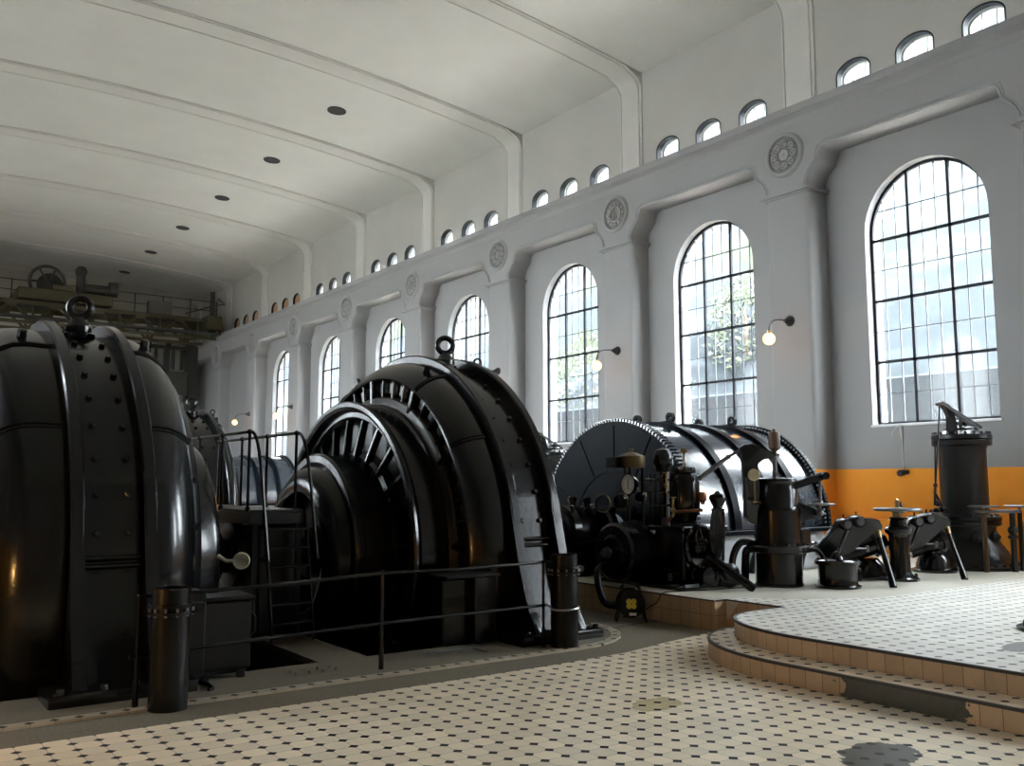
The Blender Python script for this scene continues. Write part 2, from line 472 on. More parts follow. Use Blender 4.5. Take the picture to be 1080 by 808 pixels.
skirt([(8.45, 7.5), (8.45, 20), (8.45, Y1)][::-1], 0, HP - .012, 'trim_8', 'riser', .006, 'tiled side of the machine platform')
for nm, q in (('trim_9', [(8.66, 6.7), (8.66, 7.5)]), ('trim_10', [(8.66, 7.5), (8.45, 7.5)]), ('trim_11', [(8.45, 7.5), (8.45, 20), (8.45, Y1)])):
    skirt(q[::-1], HP - .014, HP + .003, nm, 'nosing', .012)
# white plaster make-good on the platform corner
m = MB(); m.prism([(8.655, 7.49, HP - .016), (8.655, 7.30, HP - .016), (8.655, 7.47, HP - .23), (8.655, 7.49, HP - .22)], (-.012, 0, 0))
struct(m.build('trim_12', 'white_line'), 'white plaster patch on the platform corner')

# --- walls with arched openings
def arch_pts(yc, half, spring, rise, n=18):
    return [(yc - half * cos(PI * i / n), spring + rise * sin(PI * i / n)) for i in range(n + 1)]
def panel(m, y0, y1, z0, z1, x0, x1, op=None):
    """wall piece between inner face x0 and outer face x1; op = (yc, half, sill, spring, rise)"""
    def quad(x, pts):
        m.f([m.v((x, y, z)) for y, z in pts])
    for x in (x0, x1):
        if not op: quad(x, [(y0, z0), (y1, z0), (y1, z1), (y0, z1)]); continue
        yc, h, si, sp, ri = op; a, b = yc - h, yc + h
        quad(x, [(y0, z0), (a, z0), (a, si), (a, sp), (a, z1), (y0, z1)])
        quad(x, [(b, z0), (y1, z0), (y1, z1), (b, z1), (b, sp), (b, si)])
        quad(x, [(a, z0), (b, z0), (b, si), (a, si)])
        ar = arch_pts(yc, h, sp, ri)
        for p, q in zip(ar[:-1], ar[1:]): quad(x, [p, q, (q[0], z1), (p[0], z1)])
    if op:
        yc, h, si, sp, ri = op
        loop = [(yc - h, si)] + arch_pts(yc, h, sp, ri) + [(yc + h, si)]
        n = len(loop)
        for i in range(n):
            p, q = loop[i], loop[(i + 1) % n]
            m.f([m.v((x0, *p)), m.v((x0, *q)), m.v((x1, *q)), m.v((x1, *p))])
WIN = dict(h=1.29, si=2.93, sp=6.96, ri=1.29)
CLH, CLSI, CLSP, CLRI, CLSTEP = .425, 10.02, 10.60, .29, 1.40
HAS_WIN = lambda b: b <= 6
def wall_long(name, x0, sgn, matl):
    m = MB(); x1 = x0 + sgn * .55
    for b in range(-4, 9):
        ya, yb = max(py_(b - 1), Y0 - .5), min(py_(b), Y1 + .5)
        if b == 8: yb = Y1 + .5
        if yb <= ya: continue
        yc = PK0 - BAY / 2 + BAY * b
        ok = yc - 2.2 > ya and HAS_WIN(b) and (sgn > 0 or b >= 1)
        panel(m, ya, yb, 0, 9.5, x0, x1, (yc, WIN['h'], WIN['si'], WIN['sp'], WIN['ri']) if ok else None)
        if yc - 2.2 > ya:
            for j in (-1, 0, 1):
                c = yc + j * CLSTEP
                l_ = ya if j == -1 else c - CLSTEP / 2; r_ = yb if j == 1 else c + CLSTEP / 2
                panel(m, l_, r_, 9.5, 13.9, x0, x1, (c, CLH, CLSI, CLSP, CLRI))
        else: panel(m, ya, yb, 9.5, 13.9, x0, x1)
    bmesh.ops.remove_doubles(m.b, verts=m.b.verts, dist=.0005)
    return struct(m.build(name, matl, None, 25))
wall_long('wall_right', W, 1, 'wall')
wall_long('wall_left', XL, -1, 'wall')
m = MB(); m.box((XL - .55, Y1, -.05), (W + .55, Y1 + .5, 13.9)); struct(m.build('wall_back', 'far'))
m = MB(); m.box((XL - .55, Y0 - .5, -.05), (W + .55, Y0, 13.9)); struct(m.build('wall_front', 'wall_plain'))
# ceiling vault
m = MB(); NX = 28
xs = [XL - .55 + (W - XL + 1.1) * i / NX for i in range(NX + 1)]
for zo in (0, .3):
    r0 = [m.v((x, Y0 - .5, zc(x) + zo)) for x in xs]; r1 = [m.v((x, Y1 + .5, zc(x) + zo)) for x in xs]
    for i in range(NX): m.f([r0[i], r0[i + 1], r1[i + 1], r1[i]])
struct(m.build('ceiling', 'ceil', None, 60), 'pale shallow vaulted plaster ceiling')
# ceiling ribs that run down both walls
def rib(k):
    m = MB(); yk = py_(k)
    prof = [(-.43, 0), (-.43, .035), (-.41, .045), (-.385, .04), (-.375, .015), (-.335, .015), (-.325, .045), (-.30, .05), (.30, .05), (.325, .045), (.335, .015), (.375, .015), (.385, .04), (.41, .045), (.43, .035), (.43, 0)]
    base = []   # (sharp point, filleted point, normal)
    zr = zc(W); f = .55
    for z in (9.6, 11.0, zr - f): base.append(((W, z), (W, z), (-1, 0)))
    for i in range(1, 8):
        t = PI / 2 * i / 8
        fp = (W - f + f * cos(t), zr - f + f * sin(t)); nrm = (-cos(t), -sin(t))
        sp_ = (W, fp[1]) if i < 4 else ((W, zr) if i == 4 else (fp[0], zc(fp[0])))
        base.append((sp_, fp, nrm))
    right = list(base)
    for i in range(0, 27):
        x = W - f - (W - XL - 2 * f) * i / 26
        sl = 2 * .75 * (x - 6.27) / 10.73 ** 2
        nn = Vector((-sl, -1)).normalized()
        base.append(((x, zc(x)), (x, zc(x)), tuple(nn)))
    mir = [((W + XL - s[0], s[1]), (W + XL - q[0], q[1]), (-n_[0], n_[1])) for s, q, n_ in right][::-1]
    base += mir
    rows = []
    for s_, q, n_ in base:
        row = []
        for (dy, d) in prof:
            p = s_ if d == 0 else (q[0] + n_[0] * d, q[1] + n_[1] * d)
            row.append(m.v((p[0], yk + dy, p[1])))
        rows.append(row)
    for A, B in zip(rows[:-1], rows[1:]):
        for j in range(len(prof) - 1): m.f([A[j], A[j + 1], B[j + 1], B[j]])
    return m
tn = 20
for k in KS:
    if Y0 < py_(k) < Y1 - .6:
        struct(rib(k).build('trim_%d' % tn, 'rib', None, 50), 'plaster ceiling rib running down the wall'); tn += 1

# --- pilasters with caps, entablature, cornice (right wall seen, left wall alike)
def sidex(x, left): return (W + XL - x) if left else x
def pilaster(k, left):
    m = MB(); yk = py_(k); hw = .56
    def outline(hw, xf, r, n=6):
        pts = [(W, yk + hw)]
        for cy, sg, rng in ((yk + hw - r, 1, range(n + 1)), (yk - hw + r, -1, range(n, -1, -1))):
            for i in rng:
                t = PI / 2 * i / n
                pts.append((xf + r - r * sin(t), cy + sg * r * cos(t)))
        pts.append((W, yk - hw)); return pts
    z_b = 0 if left else HP
    for hw_, xf, r, za, zb in ((.56, XF, .10, z_b, 8.05), (.60, XF - .04, .09, 8.03, 8.07), (.66, XF - .10, .06, 8.07, 8.13), (.61, XF - .05, .08, 8.13, 8.17)):
        m.prism([(sidex(x, left), y, za) for x, y in outline(hw_, xf, r)], (0, 0, zb - za))
    return m
def cat(pts, n=5):
    out = []
    for i in range(len(pts) - 1):
        p0, p1, p2, p3 = pts[max(i - 1, 0)], pts[i], pts[i + 1], pts[min(i + 2, len(pts) - 1)]
        for j in range(n):
            t = j / n
            out.append(tuple(.5 * (2 * b + (c - a) * t + (2 * a - 5 * b + 4 * c - d) * t * t + (3 * b - a - 3 * c + d) * t ** 3) for a, b, c, d in zip(p0, p1, p2, p3)))
    out.append(pts[-1]); return out
OGEE = cat([(.55, 8.16), (.565, 8.27), (.66, 8.45), (.83, 8.62), (.89, 8.80), (.95, 8.90), (1.06, 8.934)], 4)
def entab(left):
    m = MB(); bead = []
    for b in range(-3, 9):
        ya, yb = py_(b - 1), py_(b)
        ya2, yb2 = max(ya, Y0), min(yb, Y1)
        if yb2 - ya2 < 3:
            pts = [(ya2, 8.16), (yb2, 8.16), (yb2, 9.64), (ya2, 9.64)]
        else:
            low = [(ya + d, z) for d, z in OGEE] + [(yb - d, z) for d, z in OGEE[::-1]]
            pts = [(ya2, 8.16)] + low + [(yb2, 8.16), (yb2, 9.64), (ya2, 9.64)]
            for off, r in ((.035, .022), (.10, .012)):
                bead.append(([(sidex(XF - .004, left), y + (-off if i < len(OGEE) else off) * (0 if OGEE[min(i, len(low) - 1 - i)][0] > .93 else .8), z + off * (1 if OGEE[min(i, len(low) - 1 - i)][0] > .86 else .35)) for i, (y, z) in enumerate(low)], r))
        x0, x1 = sidex(XF, left), sidex(W, left)
        m.prism([(x0, y, z) for y, z in pts], (x1 - x0, 0, 0))
    for p, r in bead: m.tube(p, r, 6)
    # cornice: cove and fascia along the whole wall
    prof = [(W, 9.60), (XF, 9.60), (XF - .03, 9.65), (XF - .05, 9.72), (XF - .11, 9.78), (XF - .15, 9.81), (XF - .15, 9.97), (XF - .13, 9.99), (W, 9.99)]
    if True:
        m.prism([(sidex(x, left), Y0, z) for x, z in prof], (0, Y1 - Y0, 0))
    return m
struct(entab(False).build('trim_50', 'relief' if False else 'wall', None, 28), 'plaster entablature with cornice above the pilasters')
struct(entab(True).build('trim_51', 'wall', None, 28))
tn = 52
for left in (False, True):
    for k in range(-2, 9):
        struct(pilaster(k, left).build('trim_%d' % tn, 'wall', None, 35), 'plaster wall pilaster with a moulded cap'); tn += 1
# orange wall plinth
m = MB(); m.box((W - .2, Y0, HP), (W, 11.5, 1.02), .012); struct(m.build('baseboard_right', 'wall'), 'orange painted ledge at the foot of the wall')

# --- roundels
ORDN = ['nearest', 'second', 'third', 'fourth', 'fifth', 'sixth', 'seventh', 'eighth', 'ninth']
def roundel(k):
    yk, zr = py_(k), 8.985
    X = XF
    o = empty('plaster_roundel', (X, yk, zr), '', 'ornament', 'plaster roundels above the pilasters')
    m = MB()
    m.lathe([(0, .50), (.04, .49), (.075, .455), (.075, .425), (.05, .40), (.0, .398)], (X, yk, zr), (-1, 0, 0), 48, cap=False)
    m.build('rim', 'relief', o)
    m = MB(); m.lathe([(.004, .40), (.006, 0)], (X, yk, zr), (-1, 0, 0), 40, cap=False); m.build('recess', 'relief_shade', o)
    m = MB()
    if k % 2 == 0:
        for i in range(8):
            a = 2 * PI * i / 8
            c = Vector((X - .032, yk + .25 * cos(a), zr + .25 * sin(a)))
            m.torus(c, (1, 0, 0), .066, .022, 16, 8); m.uv(c, .036, (.7, 1, 1), 10)
            a += PI / 8
            m.uv((X - .03, yk + .33 * cos(a), zr + .33 * sin(a)), .022, n=8)
            m.uv((X - .03, yk + .15 * cos(a), zr + .15 * sin(a)), .016, n=8)
        m.lathe([(0, .125), (.04, .12), (.05, .08), (.045, .05), (.06, .03), (.06, 0)], (X, yk, zr), (-1, 0, 0), 24, cap=False)
    else:
        m.torus((X - .032, yk, zr), (1, 0, 0), .205, .026, 32, 8)
        for i in range(12):
            a = 2 * PI * i / 12
            m.uv((X - .03, yk + .285 * cos(a), zr + .285 * sin(a)), .045, (.5, 1, 1), 10)
        # looped letter form (seen from the hall, +y is to the left)
        L = lambda u, w: (X - .036, yk - u, zr + w)
        m.tube([L(-.06, -.13), L(-.06, .12)], .016, 8)
        m.tube([L(-.06, .12)] + [L(-.06 + .10 * sin(t), .055 + .065 * cos(t)) for t in [PI * i / 8 for i in range(9)]] + [L(-.06, -.01)], .016, 8)
        m.tube([L(-.01, -.01), L(.08, -.13)], .016, 8)
    m.build('relief_disc', 'relief', o)
    return o
for k in range(0, 8):
    o = roundel(k)
    kind = 'rosette roundel ringed by scrolls' if k % 2 == 0 else 'roundel with a looped letter'
    o['label'] = ('plaster %s above the %s pilaster counted from the right' % (kind, ORDN[k]))
# ================================================================== WINDOWS
def ring(m, yc, h, si, sp, ri, wd, xa, xb, bottom=True):
    out = [(yc - h, si)] + arch_pts(yc, h, sp, ri, 24) + [(yc + h, si)]
    inn = [(yc - h + wd, si + (wd if bottom else 0))] + arch_pts(yc, h - wd, sp, ri - wd, 24) + [(yc + h - wd, si + (wd if bottom else 0))]
    n = len(out); V = [[m.v((x, *p)) for x in (xa, xb)] for p in out], [[m.v((x, *p)) for x in (xa, xb)] for p in inn]
    rg = range(n) if bottom else range(n - 1)
    for i in rg:
        j = (i + 1) % n
        o0, o1, i0, i1 = V[0][i], V[0][j], V[1][i], V[1][j]
        m.f([o0[0], o1[0], i1[0], i0[0]]); m.f([o0[1], o1[1], i1[1], i0[1]]); m.f([i0[0], i1[0], i1[1], i0[1]]); m.f([o0[0], o1[0], o1[1], o0[1]])
wn = 1
def big_window(b, left):
    global wn
    yc = PK0 - BAY / 2 + BAY * b; h, si, sp, ri = 1.29, 2.93, 6.96, 1.29
    sg = -1 if left else 1; x = (XL if left else W) + sg * .20
    m = MB()
    ring(m, yc, h, si, sp, ri, .06, x, x + sg * .07)
    top = lambda dy: sp + ri * math.sqrt(max(0, 1 - (dy / h) ** 2))
    def bar(y0, y1, z0, z1, t0=0, t1=.06): m.box((min(x + sg * t0, x + sg * t1), y0, z0), (max(x + sg * t0, x + sg * t1), y1, z1))
    for dy in (-.43, .43): bar(yc + dy - .03, yc + dy + .03, si, top(dy) - .03)
    for z in (4.235, 5.52, 6.81): bar(yc - h + .03, yc + h - .03, z - .028, z + .028)
    f = m.build('window_%d' % wn, 'frame', None, 30); wn += 1
    struct(f, 'tall arched window with dark iron bars')
    m = MB()
    for j in range(3):
        for q in (1, 2):
            dy = -1.29 + .86 * j + .86 * q / 3
            bar(yc + dy - .008, yc + dy + .008, si + .05, top(dy) - .05, .02, .05)
    for z in (3.58, 4.88, 6.165): bar(yc - h + .04, yc + h - .04, z - .007, z + .007, .02, .05)
    bar(yc - 1.12, yc + 1.12, 7.42, 7.44, .02, .05)
    bars = m.build('glazing_bars', 'muntin', None); bars.parent = f
    m = MB(); lp = [(yc - h + .02, si + .02)] + arch_pts(yc, h - .02, sp, ri - .02, 24) + [(yc + h - .02, si + .02)]
    m.prism([(x + sg * .036, y, z) for y, z in lp], (sg * .005, 0, 0))
    g = m.build('glass', 'glass', None); g.parent = f
    # white sloping inner sill
    m = MB(); xs0 = (XL if left else W)
    m.box((min(xs0 - sg * .03, x), yc - h - .03, si - .045), (max(xs0 - sg * .03, x), yc + h + .03, si + .004), .006)
    s_ = m.build('sill', 'sill', None); s_.parent = f
    return f
def small_window(b, j, left):
    global wn
    yc = PK0 - BAY / 2 + BAY * b + j * CLSTEP; h, si, sp, ri = CLH, CLSI, CLSP, CLRI
    sg = -1 if left else 1; x0 = (XL if left else W)
    m = MB()
    ring(m, yc, h, si, sp, ri, .035, x0 + sg * .004, x0 + sg * .17, False)
    f = m.build('window_%d' % wn, 'frame', None, 30); wn += 1
    struct(f, 'small arched clerestory window over the cornice')
    x = x0 + sg * .26
    if b <= 5 :
        m = MB(); ring(m, yc, h, si, sp, ri, .05, x, x + sg * .05)
        for dy in (-.142, .142):
            m.box((min(x, x + sg * .04), yc + dy - .012, si), (max(x, x + sg * .04), yc + dy + .012, sp + ri * math.sqrt(1 - (dy / h) ** 2) - .02))
        c = m.build('sash', 'sill', None); c.parent = f
        m = MB(); lp = [(yc - h + .02, si + .02)] + arch_pts(yc, h - .02, sp, ri - .02, 16) + [(yc + h - .02, si + .02)]
        m.prism([(x + sg * .02, y, z) for y, z in lp], (sg * .005, 0, 0)); g = m.build('glass', 'glass', None); g.parent = f
    else:
        m = MB(); lp = [(yc - h + .01, si)] + arch_pts(yc, h - .01, sp, ri - .01, 16) + [(yc + h - .01, si)]
        m.prism([(x0 + sg * .10, y, z) for y, z in lp], (sg * .03, 0, 0)); g = m.build('board', 'blank', None); g.parent = f
        g['label'] = 'brown board closing the opening'
for left in (False, True):
    for b in range(1 if left else -2, 7):  # left wall windows are unseen and assumed, their bays chosen for the light
        big_window(b, left)
    for b in range(-2, 9):
        if b == 8 and left: continue
        for j in (-1, 0, 1): small_window(b, j, left)
# daylight is sampled through the openings
def portal(x, y, z, sx, sz, sg):
    l = bpy.data.lights.new('window_daylight', 'AREA'); l.shape = 'RECTANGLE'; l.size = sz; l.size_y = sx
    l.cycles.is_portal = True
    o = bpy.data.objects.new('window_daylight', l); COL.objects.link(o)
    o.location = (x, y, z); o.rotation_euler = (0, sg * PI / 2, 0)
for left in (False, True):
    for b in range(1 if left else -2, 7):
        yc = PK0 - BAY / 2 + BAY * b
        portal((XL - .5) if left else W + .5, yc, (2.93 + 8.25) / 2, 2.6, 5.4, -1 if left else 1)

# ================================================================== OUTSIDE
def hill(name, x0, sgn):
    m = MB(); nx, ny = 34, 70
    V = []
    for i in range(nx + 1):
        row = []
        for j in range(ny + 1):
            u = i / nx; y = -40 + 150 * j / ny
            x = x0 + sgn * u * 60
            z = -.6 + (0 if u < .08 else HILLZ * min(1, (u - .08) / .42) ** .85 + max(0, u - .5) * 6)
            z = -.6 + (z + .6) * min(1, max(.06, (y + 4 - 14 * u * .0) / 16))  # unseen near end of the hill lowered to let more sky light in
            r = min(1, u * 4)
            z += r * (1.3 * sin(.31 * y + 5 * u) + .8 * sin(.83 * y - 9 * u) + .5 * sin(1.7 * y + 23 * u + 1) + random.uniform(-.6, .6))
            row.append(m.v((x + sgn * random.uniform(-.4, .4) * r, y, z)))
        V.append(row)
    for i in range(nx):
        for j in range(ny): m.f([V[i][j], V[i + 1][j], V[i + 1][j + 1], V[i][j + 1]])
    return m
HILLZ = 31.0
o = hill('hillside', W + .6, 1).build('hillside', 'hill', None, 50); o['kind'] = 'structure'; o['label'] = 'pale rocky hillside outside the windows'
m = MB(); m.box((XL - 60, -60, -.9), (XL - .55, 110, -.6)); o = m.build('ground', MT['ground_dark'], None); o['kind'] = 'structure'; o['label'] = 'paved ground outside'
m = MB(); m.box((W + .55, -40, -.9), (W + 5.6, 90, -.3)); o = m.build('ground', MT['ground'], None); o['kind'] = 'structure'; o['label'] = 'pale paved strip outside the windows'
m = MB(); m.box((W + 5.6, -20, -.6), (W + 6.2, 70, 4.6), .05); o = m.build('garden_wall', MT['stone'], None); o['kind'] = 'structure'
o['label'] = 'grey stone retaining wall outside the windows'
def tree(x, y, h, r, label):
    t = empty('tree', (x, y, -.6), label, 'tree', 'trees outside the windows')
    m = MB(); m.tube([(x, y, -.6), (x + .1, y, h * .4), (x, y + .15, h * .8)], [.2, .15, .06], 8); m.build('trunk', 'trunk', t)
    m = MB()
    for i in range(900):
        a, b_ = random.uniform(0, 2 * PI), random.uniform(-1, 1); rr = r * random.uniform(.45, 1) ** .6
        c = Vector((x + rr * cos(a) * math.sqrt(1 - b_ * b_), y + rr * sin(a) * math.sqrt(1 - b_ * b_), h * .72 + rr * 1.35 * b_))
        u = Vector((random.gauss(0, 1), random.gauss(0, 1), random.gauss(0, 1))).normalized(); w_ = u.orthogonal().normalized()
        s_ = random.uniform(.10, .22)
        m.prism([c - u * s_, c + w_ * s_ * .5, c + u * s_, c - w_ * s_ * .5], u.cross(w_) * .01)
    m.build('foliage', 'leaf', t, 10)
tree(W + 10.0, 30.5, 7.6, 2.3, 'green leafy tree outside the third large window from the right')
tree(W + 10.0, 22.0, 10.4, 1.7, 'thin green tree outside the second large window from the right')

# ================================================================== WALL LAMPS, VENTS, SMALL WALL FITTINGS
def wall_lamp(k):
    yk = py_(k); o = empty('wall_lamp', (XF, yk, 5.05), '', 'lamp', 'globe lamps on the pilasters')
    m = MB(); m.lathe([(-.0, .12), (.03, .12), (.06, .095), (.16, .05), (.20, .035)], (XF, yk, 5.25), (-1, 0, -.06), 20); m.build('wall_mount', 'lamp_iron', o)
    m = MB(); m.tube(bez((XF - .19, yk, 5.245), (XF - .55, yk, 5.25), (XF - .74, yk, 5.2), (XF - .74, yk, 4.92), 12), .016, 8); m.build('arm', 'lamp_iron', o)
    m = MB(); m.lathe([(0, .045), (.05, .05), (.07, .03)], (XF - .74, yk, 4.90), (0, 0, 1), 14); m.build('holder', 'brass', o)
    m = MB(); m.uv((XF - .74, yk, 4.79), .128, n=24); m.build('globe', 'globe', o)
    return o
LW = {0: 'lit globe lamp on the pilaster beside the nearest tall window', 1: 'lit globe lamp on the second pilaster from the right',
      2: 'globe lamp on the third pilaster, mostly behind the big generator', 3: 'globe lamp on the fourth pilaster, behind the big generator', 4: 'globe lamp on the fifth pilaster, behind the big generator',
      5: 'small lit globe lamp before the far tall window above the ladder rails', 6: 'farthest lit globe lamp on a distant pilaster', 7: 'globe lamp on the last far pilaster'}
for k in range(0, 7):
    if k in (3, 4): continue
    wall_lamp(k)['label'] = LW[k]
VL = ['nearest round black ceiling vent', 'second round black ceiling vent from the right', 'third round black ceiling vent from the right', 'fourth round black ceiling vent from the right', 'fifth round black ceiling vent from the right', 'farthest small round black ceiling vent']
for i in range(6):
    y = PK0 + BAY * (2.5 + i) - .2; x = 11.85
    m = MB(); z = zc(x); nrm = Vector((.085, 0, -1)).normalized()
    m.lathe([(-.03, .30), (.02, .30), (.025, .27), (.012, .25), (.012, 0)], (x, y, z), (-.06, 0, -1), 32)
    o = m.build('ceiling_vent', 'vent', None, 30, True); tag(o, VL[i], 'vent', 'round vents in the ceiling')
o = empty('ceiling_spotlight', (2.6, 33.2, zc(2.6)), 'tiny spotlight on the ceiling far left', 'spotlight')
m = MB(); m.lathe([(-.02, .12), (.06, .11), (.08, .06)], (2.6, 33.2, zc(2.6)), (0, 0, -1), 16); m.build('mount', 'sill', o)
m = MB(); m.cyl((2.6, 33.2, zc(2.6) - .1), (2.75, 33.0, zc(2.6) - .3), .1, .12); m.build('lamp_head', 'lamp_iron', o)
# small iron fixture with a cord under the nearest window
yf = X_ = None
o = empty('wall_socket', (W, 10.02, 1.95), 'small dark fitting on the orange band below the nearest window', 'wall fitting')
m = MB(); m.box((W - .05, 9.96, 1.92), (W, 10.10, 2.0), .01); m.build('back_plate', 'lamp_iron', o)
m = MB(); m.lathe([(0, .05), (.12, .07), (.16, .045), (.18, 0)], (W - .04, 10.03, 1.96), (-1, .6, -.2), 14); m.build('plug', 'lamp_iron', o)
m = MB(); m.tube([(W - .02, 10.08, 2.0), (W - .012, 10.08, 2.45), (W - .03, 10.07, 2.75), (W - .035, 10.08, 2.92)], .008, 6)
m.tube([(W - .03, 10.08, 2.62), (W - .05, 10.1, 2.9)], .014, 6)
m.tube(bez((W - .04, 10.05, 2.92), (W - .1, 10.2, 2.85), (W - .06, 10.3, 2.75), (W - .05, 10.27, 2.65), 8), .007, 6)
tag(m.build('window_cord', 'cord', None, 30, True), 'thin pale cord hanging below the nearest window sill', 'cord')
# ================================================================== GENERATORS
ZA, YA, ZG = 1.0, 11.0, .88           # common shaft line of the set
G1X, G2X = 1.90, 6.50
def arc(yc, zc_, r, a0, a1, n):
    return [(yc - r * cos(a0 + (a1 - a0) * i / n), zc_ + r * sin(a0 + (a1 - a0) * i / n)) for i in range(n + 1)]
def make_generator(gx, narrow, hub):
    X = gx; o = Vector((X, YA, ZG))
    g = empty('generator', (X, YA, 0), '', 'generator')
    RB = 2.48
    # middle band of the stator frame
    m = MB(); m.xl([(-.25, 2.40), (-.25, RB), (.25, RB), (.25, 2.40)], o, 128, cap=False); m.build('frame_band', 'black', g)
    # two projecting ribs with legs
    for s in (-1, 1):
        x0, x1 = s * .30 - .058, s * .30 + .058
        m = MB(); m.xl([(x0, 2.36), (x0, 2.60), (x0 + .015, 2.62), (x1 - .015, 2.62), (x1, 2.60), (x1, 2.36)], o, 128, cap=False)
        m.build('rib', 'black', g)
        for sy in (-1, 1):
            outer = [(2.43, .98), (2.53, .66), (2.605, .33), (2.69, 0), (2.79, -.3), (2.89, -.55), (3.02, -.765)]
            inner = [(2.42, -.765), (2.42, -.3), (2.42, .2), (2.34, .8)]
            m = MB(); m.prism([(X + x0, YA + sy * y, ZG + z) for y, z in outer + inner], (.116, 0, 0), .01)
            m.build('leg', 'black', g)
    for sy in (-1, 1):
        m = MB()
        m.prism([(X - .245, YA + sy * y, ZG + z) for y, z in [(2.38, .70), (2.455, .4), (2.50, .15), (2.58, -.15), (2.70, -.5), (2.82, -.765), (2.3, -.765), (2.3, .7)]], (.49, 0, 0))
        m.build('web_plate', 'black', g)
        m = MB()
        for z in (.14, .21): m.box((X - .25, YA + sy * 2.49 - .06, ZG + z), (X + .25, YA + sy * 2.49 + .06, ZG + z + .04), .012)
        m.build('joint_flange', 'black', g)
        m = MB(); lo_y, hi_y = sorted((YA + sy * 2.62, YA + sy * 3.10))
        m.box((X - .60, lo_y, .0), (X + .55, hi_y, .115), .03, None, 2)
        fp = m.build('foot_plate', 'black', g)
        for bx in (-.50, -.1, .14, .46):
            bolt_mb((X + bx, YA + sy * 3.05, .115), (0, 0, 1), .032, .035).build('bolt', 'black', fp)
        m = MB(); m.prism([(X - .52, YA + sy * 2.62, .115), (X - .36, YA + sy * 2.62, .115), (X - .36, YA + sy * 2.52, .55)], (0, sy * .03, 0)); m.build('foot_gusset', 'black', g)
    # rounded end shells
    for s in (-1, 1):
        if s < 0 or not narrow:
            prof = [(.35, 2.42), (.35, 2.50), (.44, 2.51), (.55, 2.485), (.655, 2.425), (.735, 2.35), (.78, 2.29)]
            tail = [(.785, 2.27), (.765, 2.255), (.60, 2.25)] if s < 0 else [(.80, 2.2), (.80, 2.0), (.74, 1.98)]
            off = .56
            if s > 0:
                prof = [(.35, 2.42), (.35, 2.50), (.58, 2.51), (.70, 2.495), (.80, 2.44), (.88, 2.36), (.93, 2.28)]; tail = [(.95, 2.2), (.95, 2.0), (.9, 1.98), (.6, 1.9)]; off = .60
        else:
            prof = [(.35, 2.42), (.35, 2.50), (.40, 2.505), (.45, 2.49), (.50, 2.45), (.53, 2.38), (.545, 2.30)]
            tail = [(.55, 2.2), (.55, 2.0), (.50, 1.98)]; off = .43
        m = MB(); m.xl([(s * h, r) for h, r in prof + tail], o, 128, cap=False); sh = m.build('end_shell', 'black', g)
        for a in (34, 62, 118, 146):
            a = math.radians(a); d = Vector((0, -cos(a), sin(a))); tdir = Vector((0, sin(a), cos(a)))
            m = MB(); pts = [o + Vector((s * h, 0, 0)) + d * (r + .006) for h, r in prof[1:7]]
            m.tube(pts, .017, 6)
            m.tube([p + tdir * .04 for p in pts], .010, 6)
            m.build('joint_strip', 'black', sh)
        for a in (67, 113):
            a = math.radians(a); d = Vector((0, -cos(a), sin(a)))
            m = MB(); m.lathe([(0, .055), (.02, .055), (.02, .045), (.10, .045), (.11, .03)], o + Vector((s * off, 0, 0)) + d * 2.475, d, 6)
            m.build('lifting_lug', 'black', sh)
    # bolt pairs round the middle band
    for a in list(range(-10, 190, 8)):
        a = math.radians(a + 4); d = Vector((0, -cos(a), sin(a)))
        if abs(abs(a - PI / 2) - .21) < .07: continue
        for x in (-.135, .125):
            bolt_mb(o + Vector((x, 0, 0)) + d * RB, d, .028, .028).build('bolt', 'black', g)
    # lifting eye a little before the crown
    for sy in ((-1,) if hub else (1,)):
        m = MB(); top = Vector((X, YA + sy * .52, ZG + 2.40))
        m.lathe([(-.0, .16), (.05, .16), (.07, .13), (.13, .13), (.15, .11), (.20, .08), (.23, .065)], top, (0, 0, 1), 24)
        m.torus(top + Vector((0, 0, .34)), Vector((.45, 1, 0)), .105, .038, 32, 12)
        m.build('lifting_eye', 'black', g)
    if narrow:
        m = MB(); e2 = Vector((X + .44, YA - .66, ZG + 2.38)); m.lathe([(0, .05), (.07, .05), (.10, .03)], e2, (0, 0, 1), 14)
        m.torus(e2 + Vector((0, 0, .145)), Vector((.45, 1, 0)), .05, .015, 20, 8); m.build('small_lifting_eye', 'black', g)
    # ---- open end (towards -x): winding guard with slots
    m = MB(); m.xl([(-.66, 2.27), (-.62, 2.22), (-.62, 1.85)], o, 96, cap=False); wg = m.build('winding_ring', 'coil', g)
    for i in range(48):
        a = 2 * PI * (i + .5) / 48; d = Vector((0, -cos(a), sin(a))); t = Vector((0, sin(a), cos(a)))
        if sin(a) < -.6: continue
        if i % 4 == 0:
            m = MB(); m.obox(o + d * 2.10 + Vector((-.70, 0, 0)), (.16, .10, .36), (1, 0, 0), t, d, .025); m.build('guard_bar', 'black', wg)
        else:
            m = MB(); m.obox(o + d * 2.13 + Vector((-.685, 0, 0)), (.13, .06, .27), (1, 0, 0), t, d, .02); m.build('guard_rib', 'black', wg)
        m = MB(); m.obox(o + d * 2.14 + t * .14 + Vector((-.645, 0, 0)), (.09, .15, .19), (1, 0, 0), t, d, .03); m.build('coil_end', 'coil', wg)
    m = MB(); m.xl([(-.62, 2.03), (-.74, 2.03), (-.765, 2.01), (-.775, 1.97), (-.80, 1.90), (-.80, 1.86), (-.62, 1.86)], o, 96, cap=False)
    m.build('guard_ring', 'coil', wg)
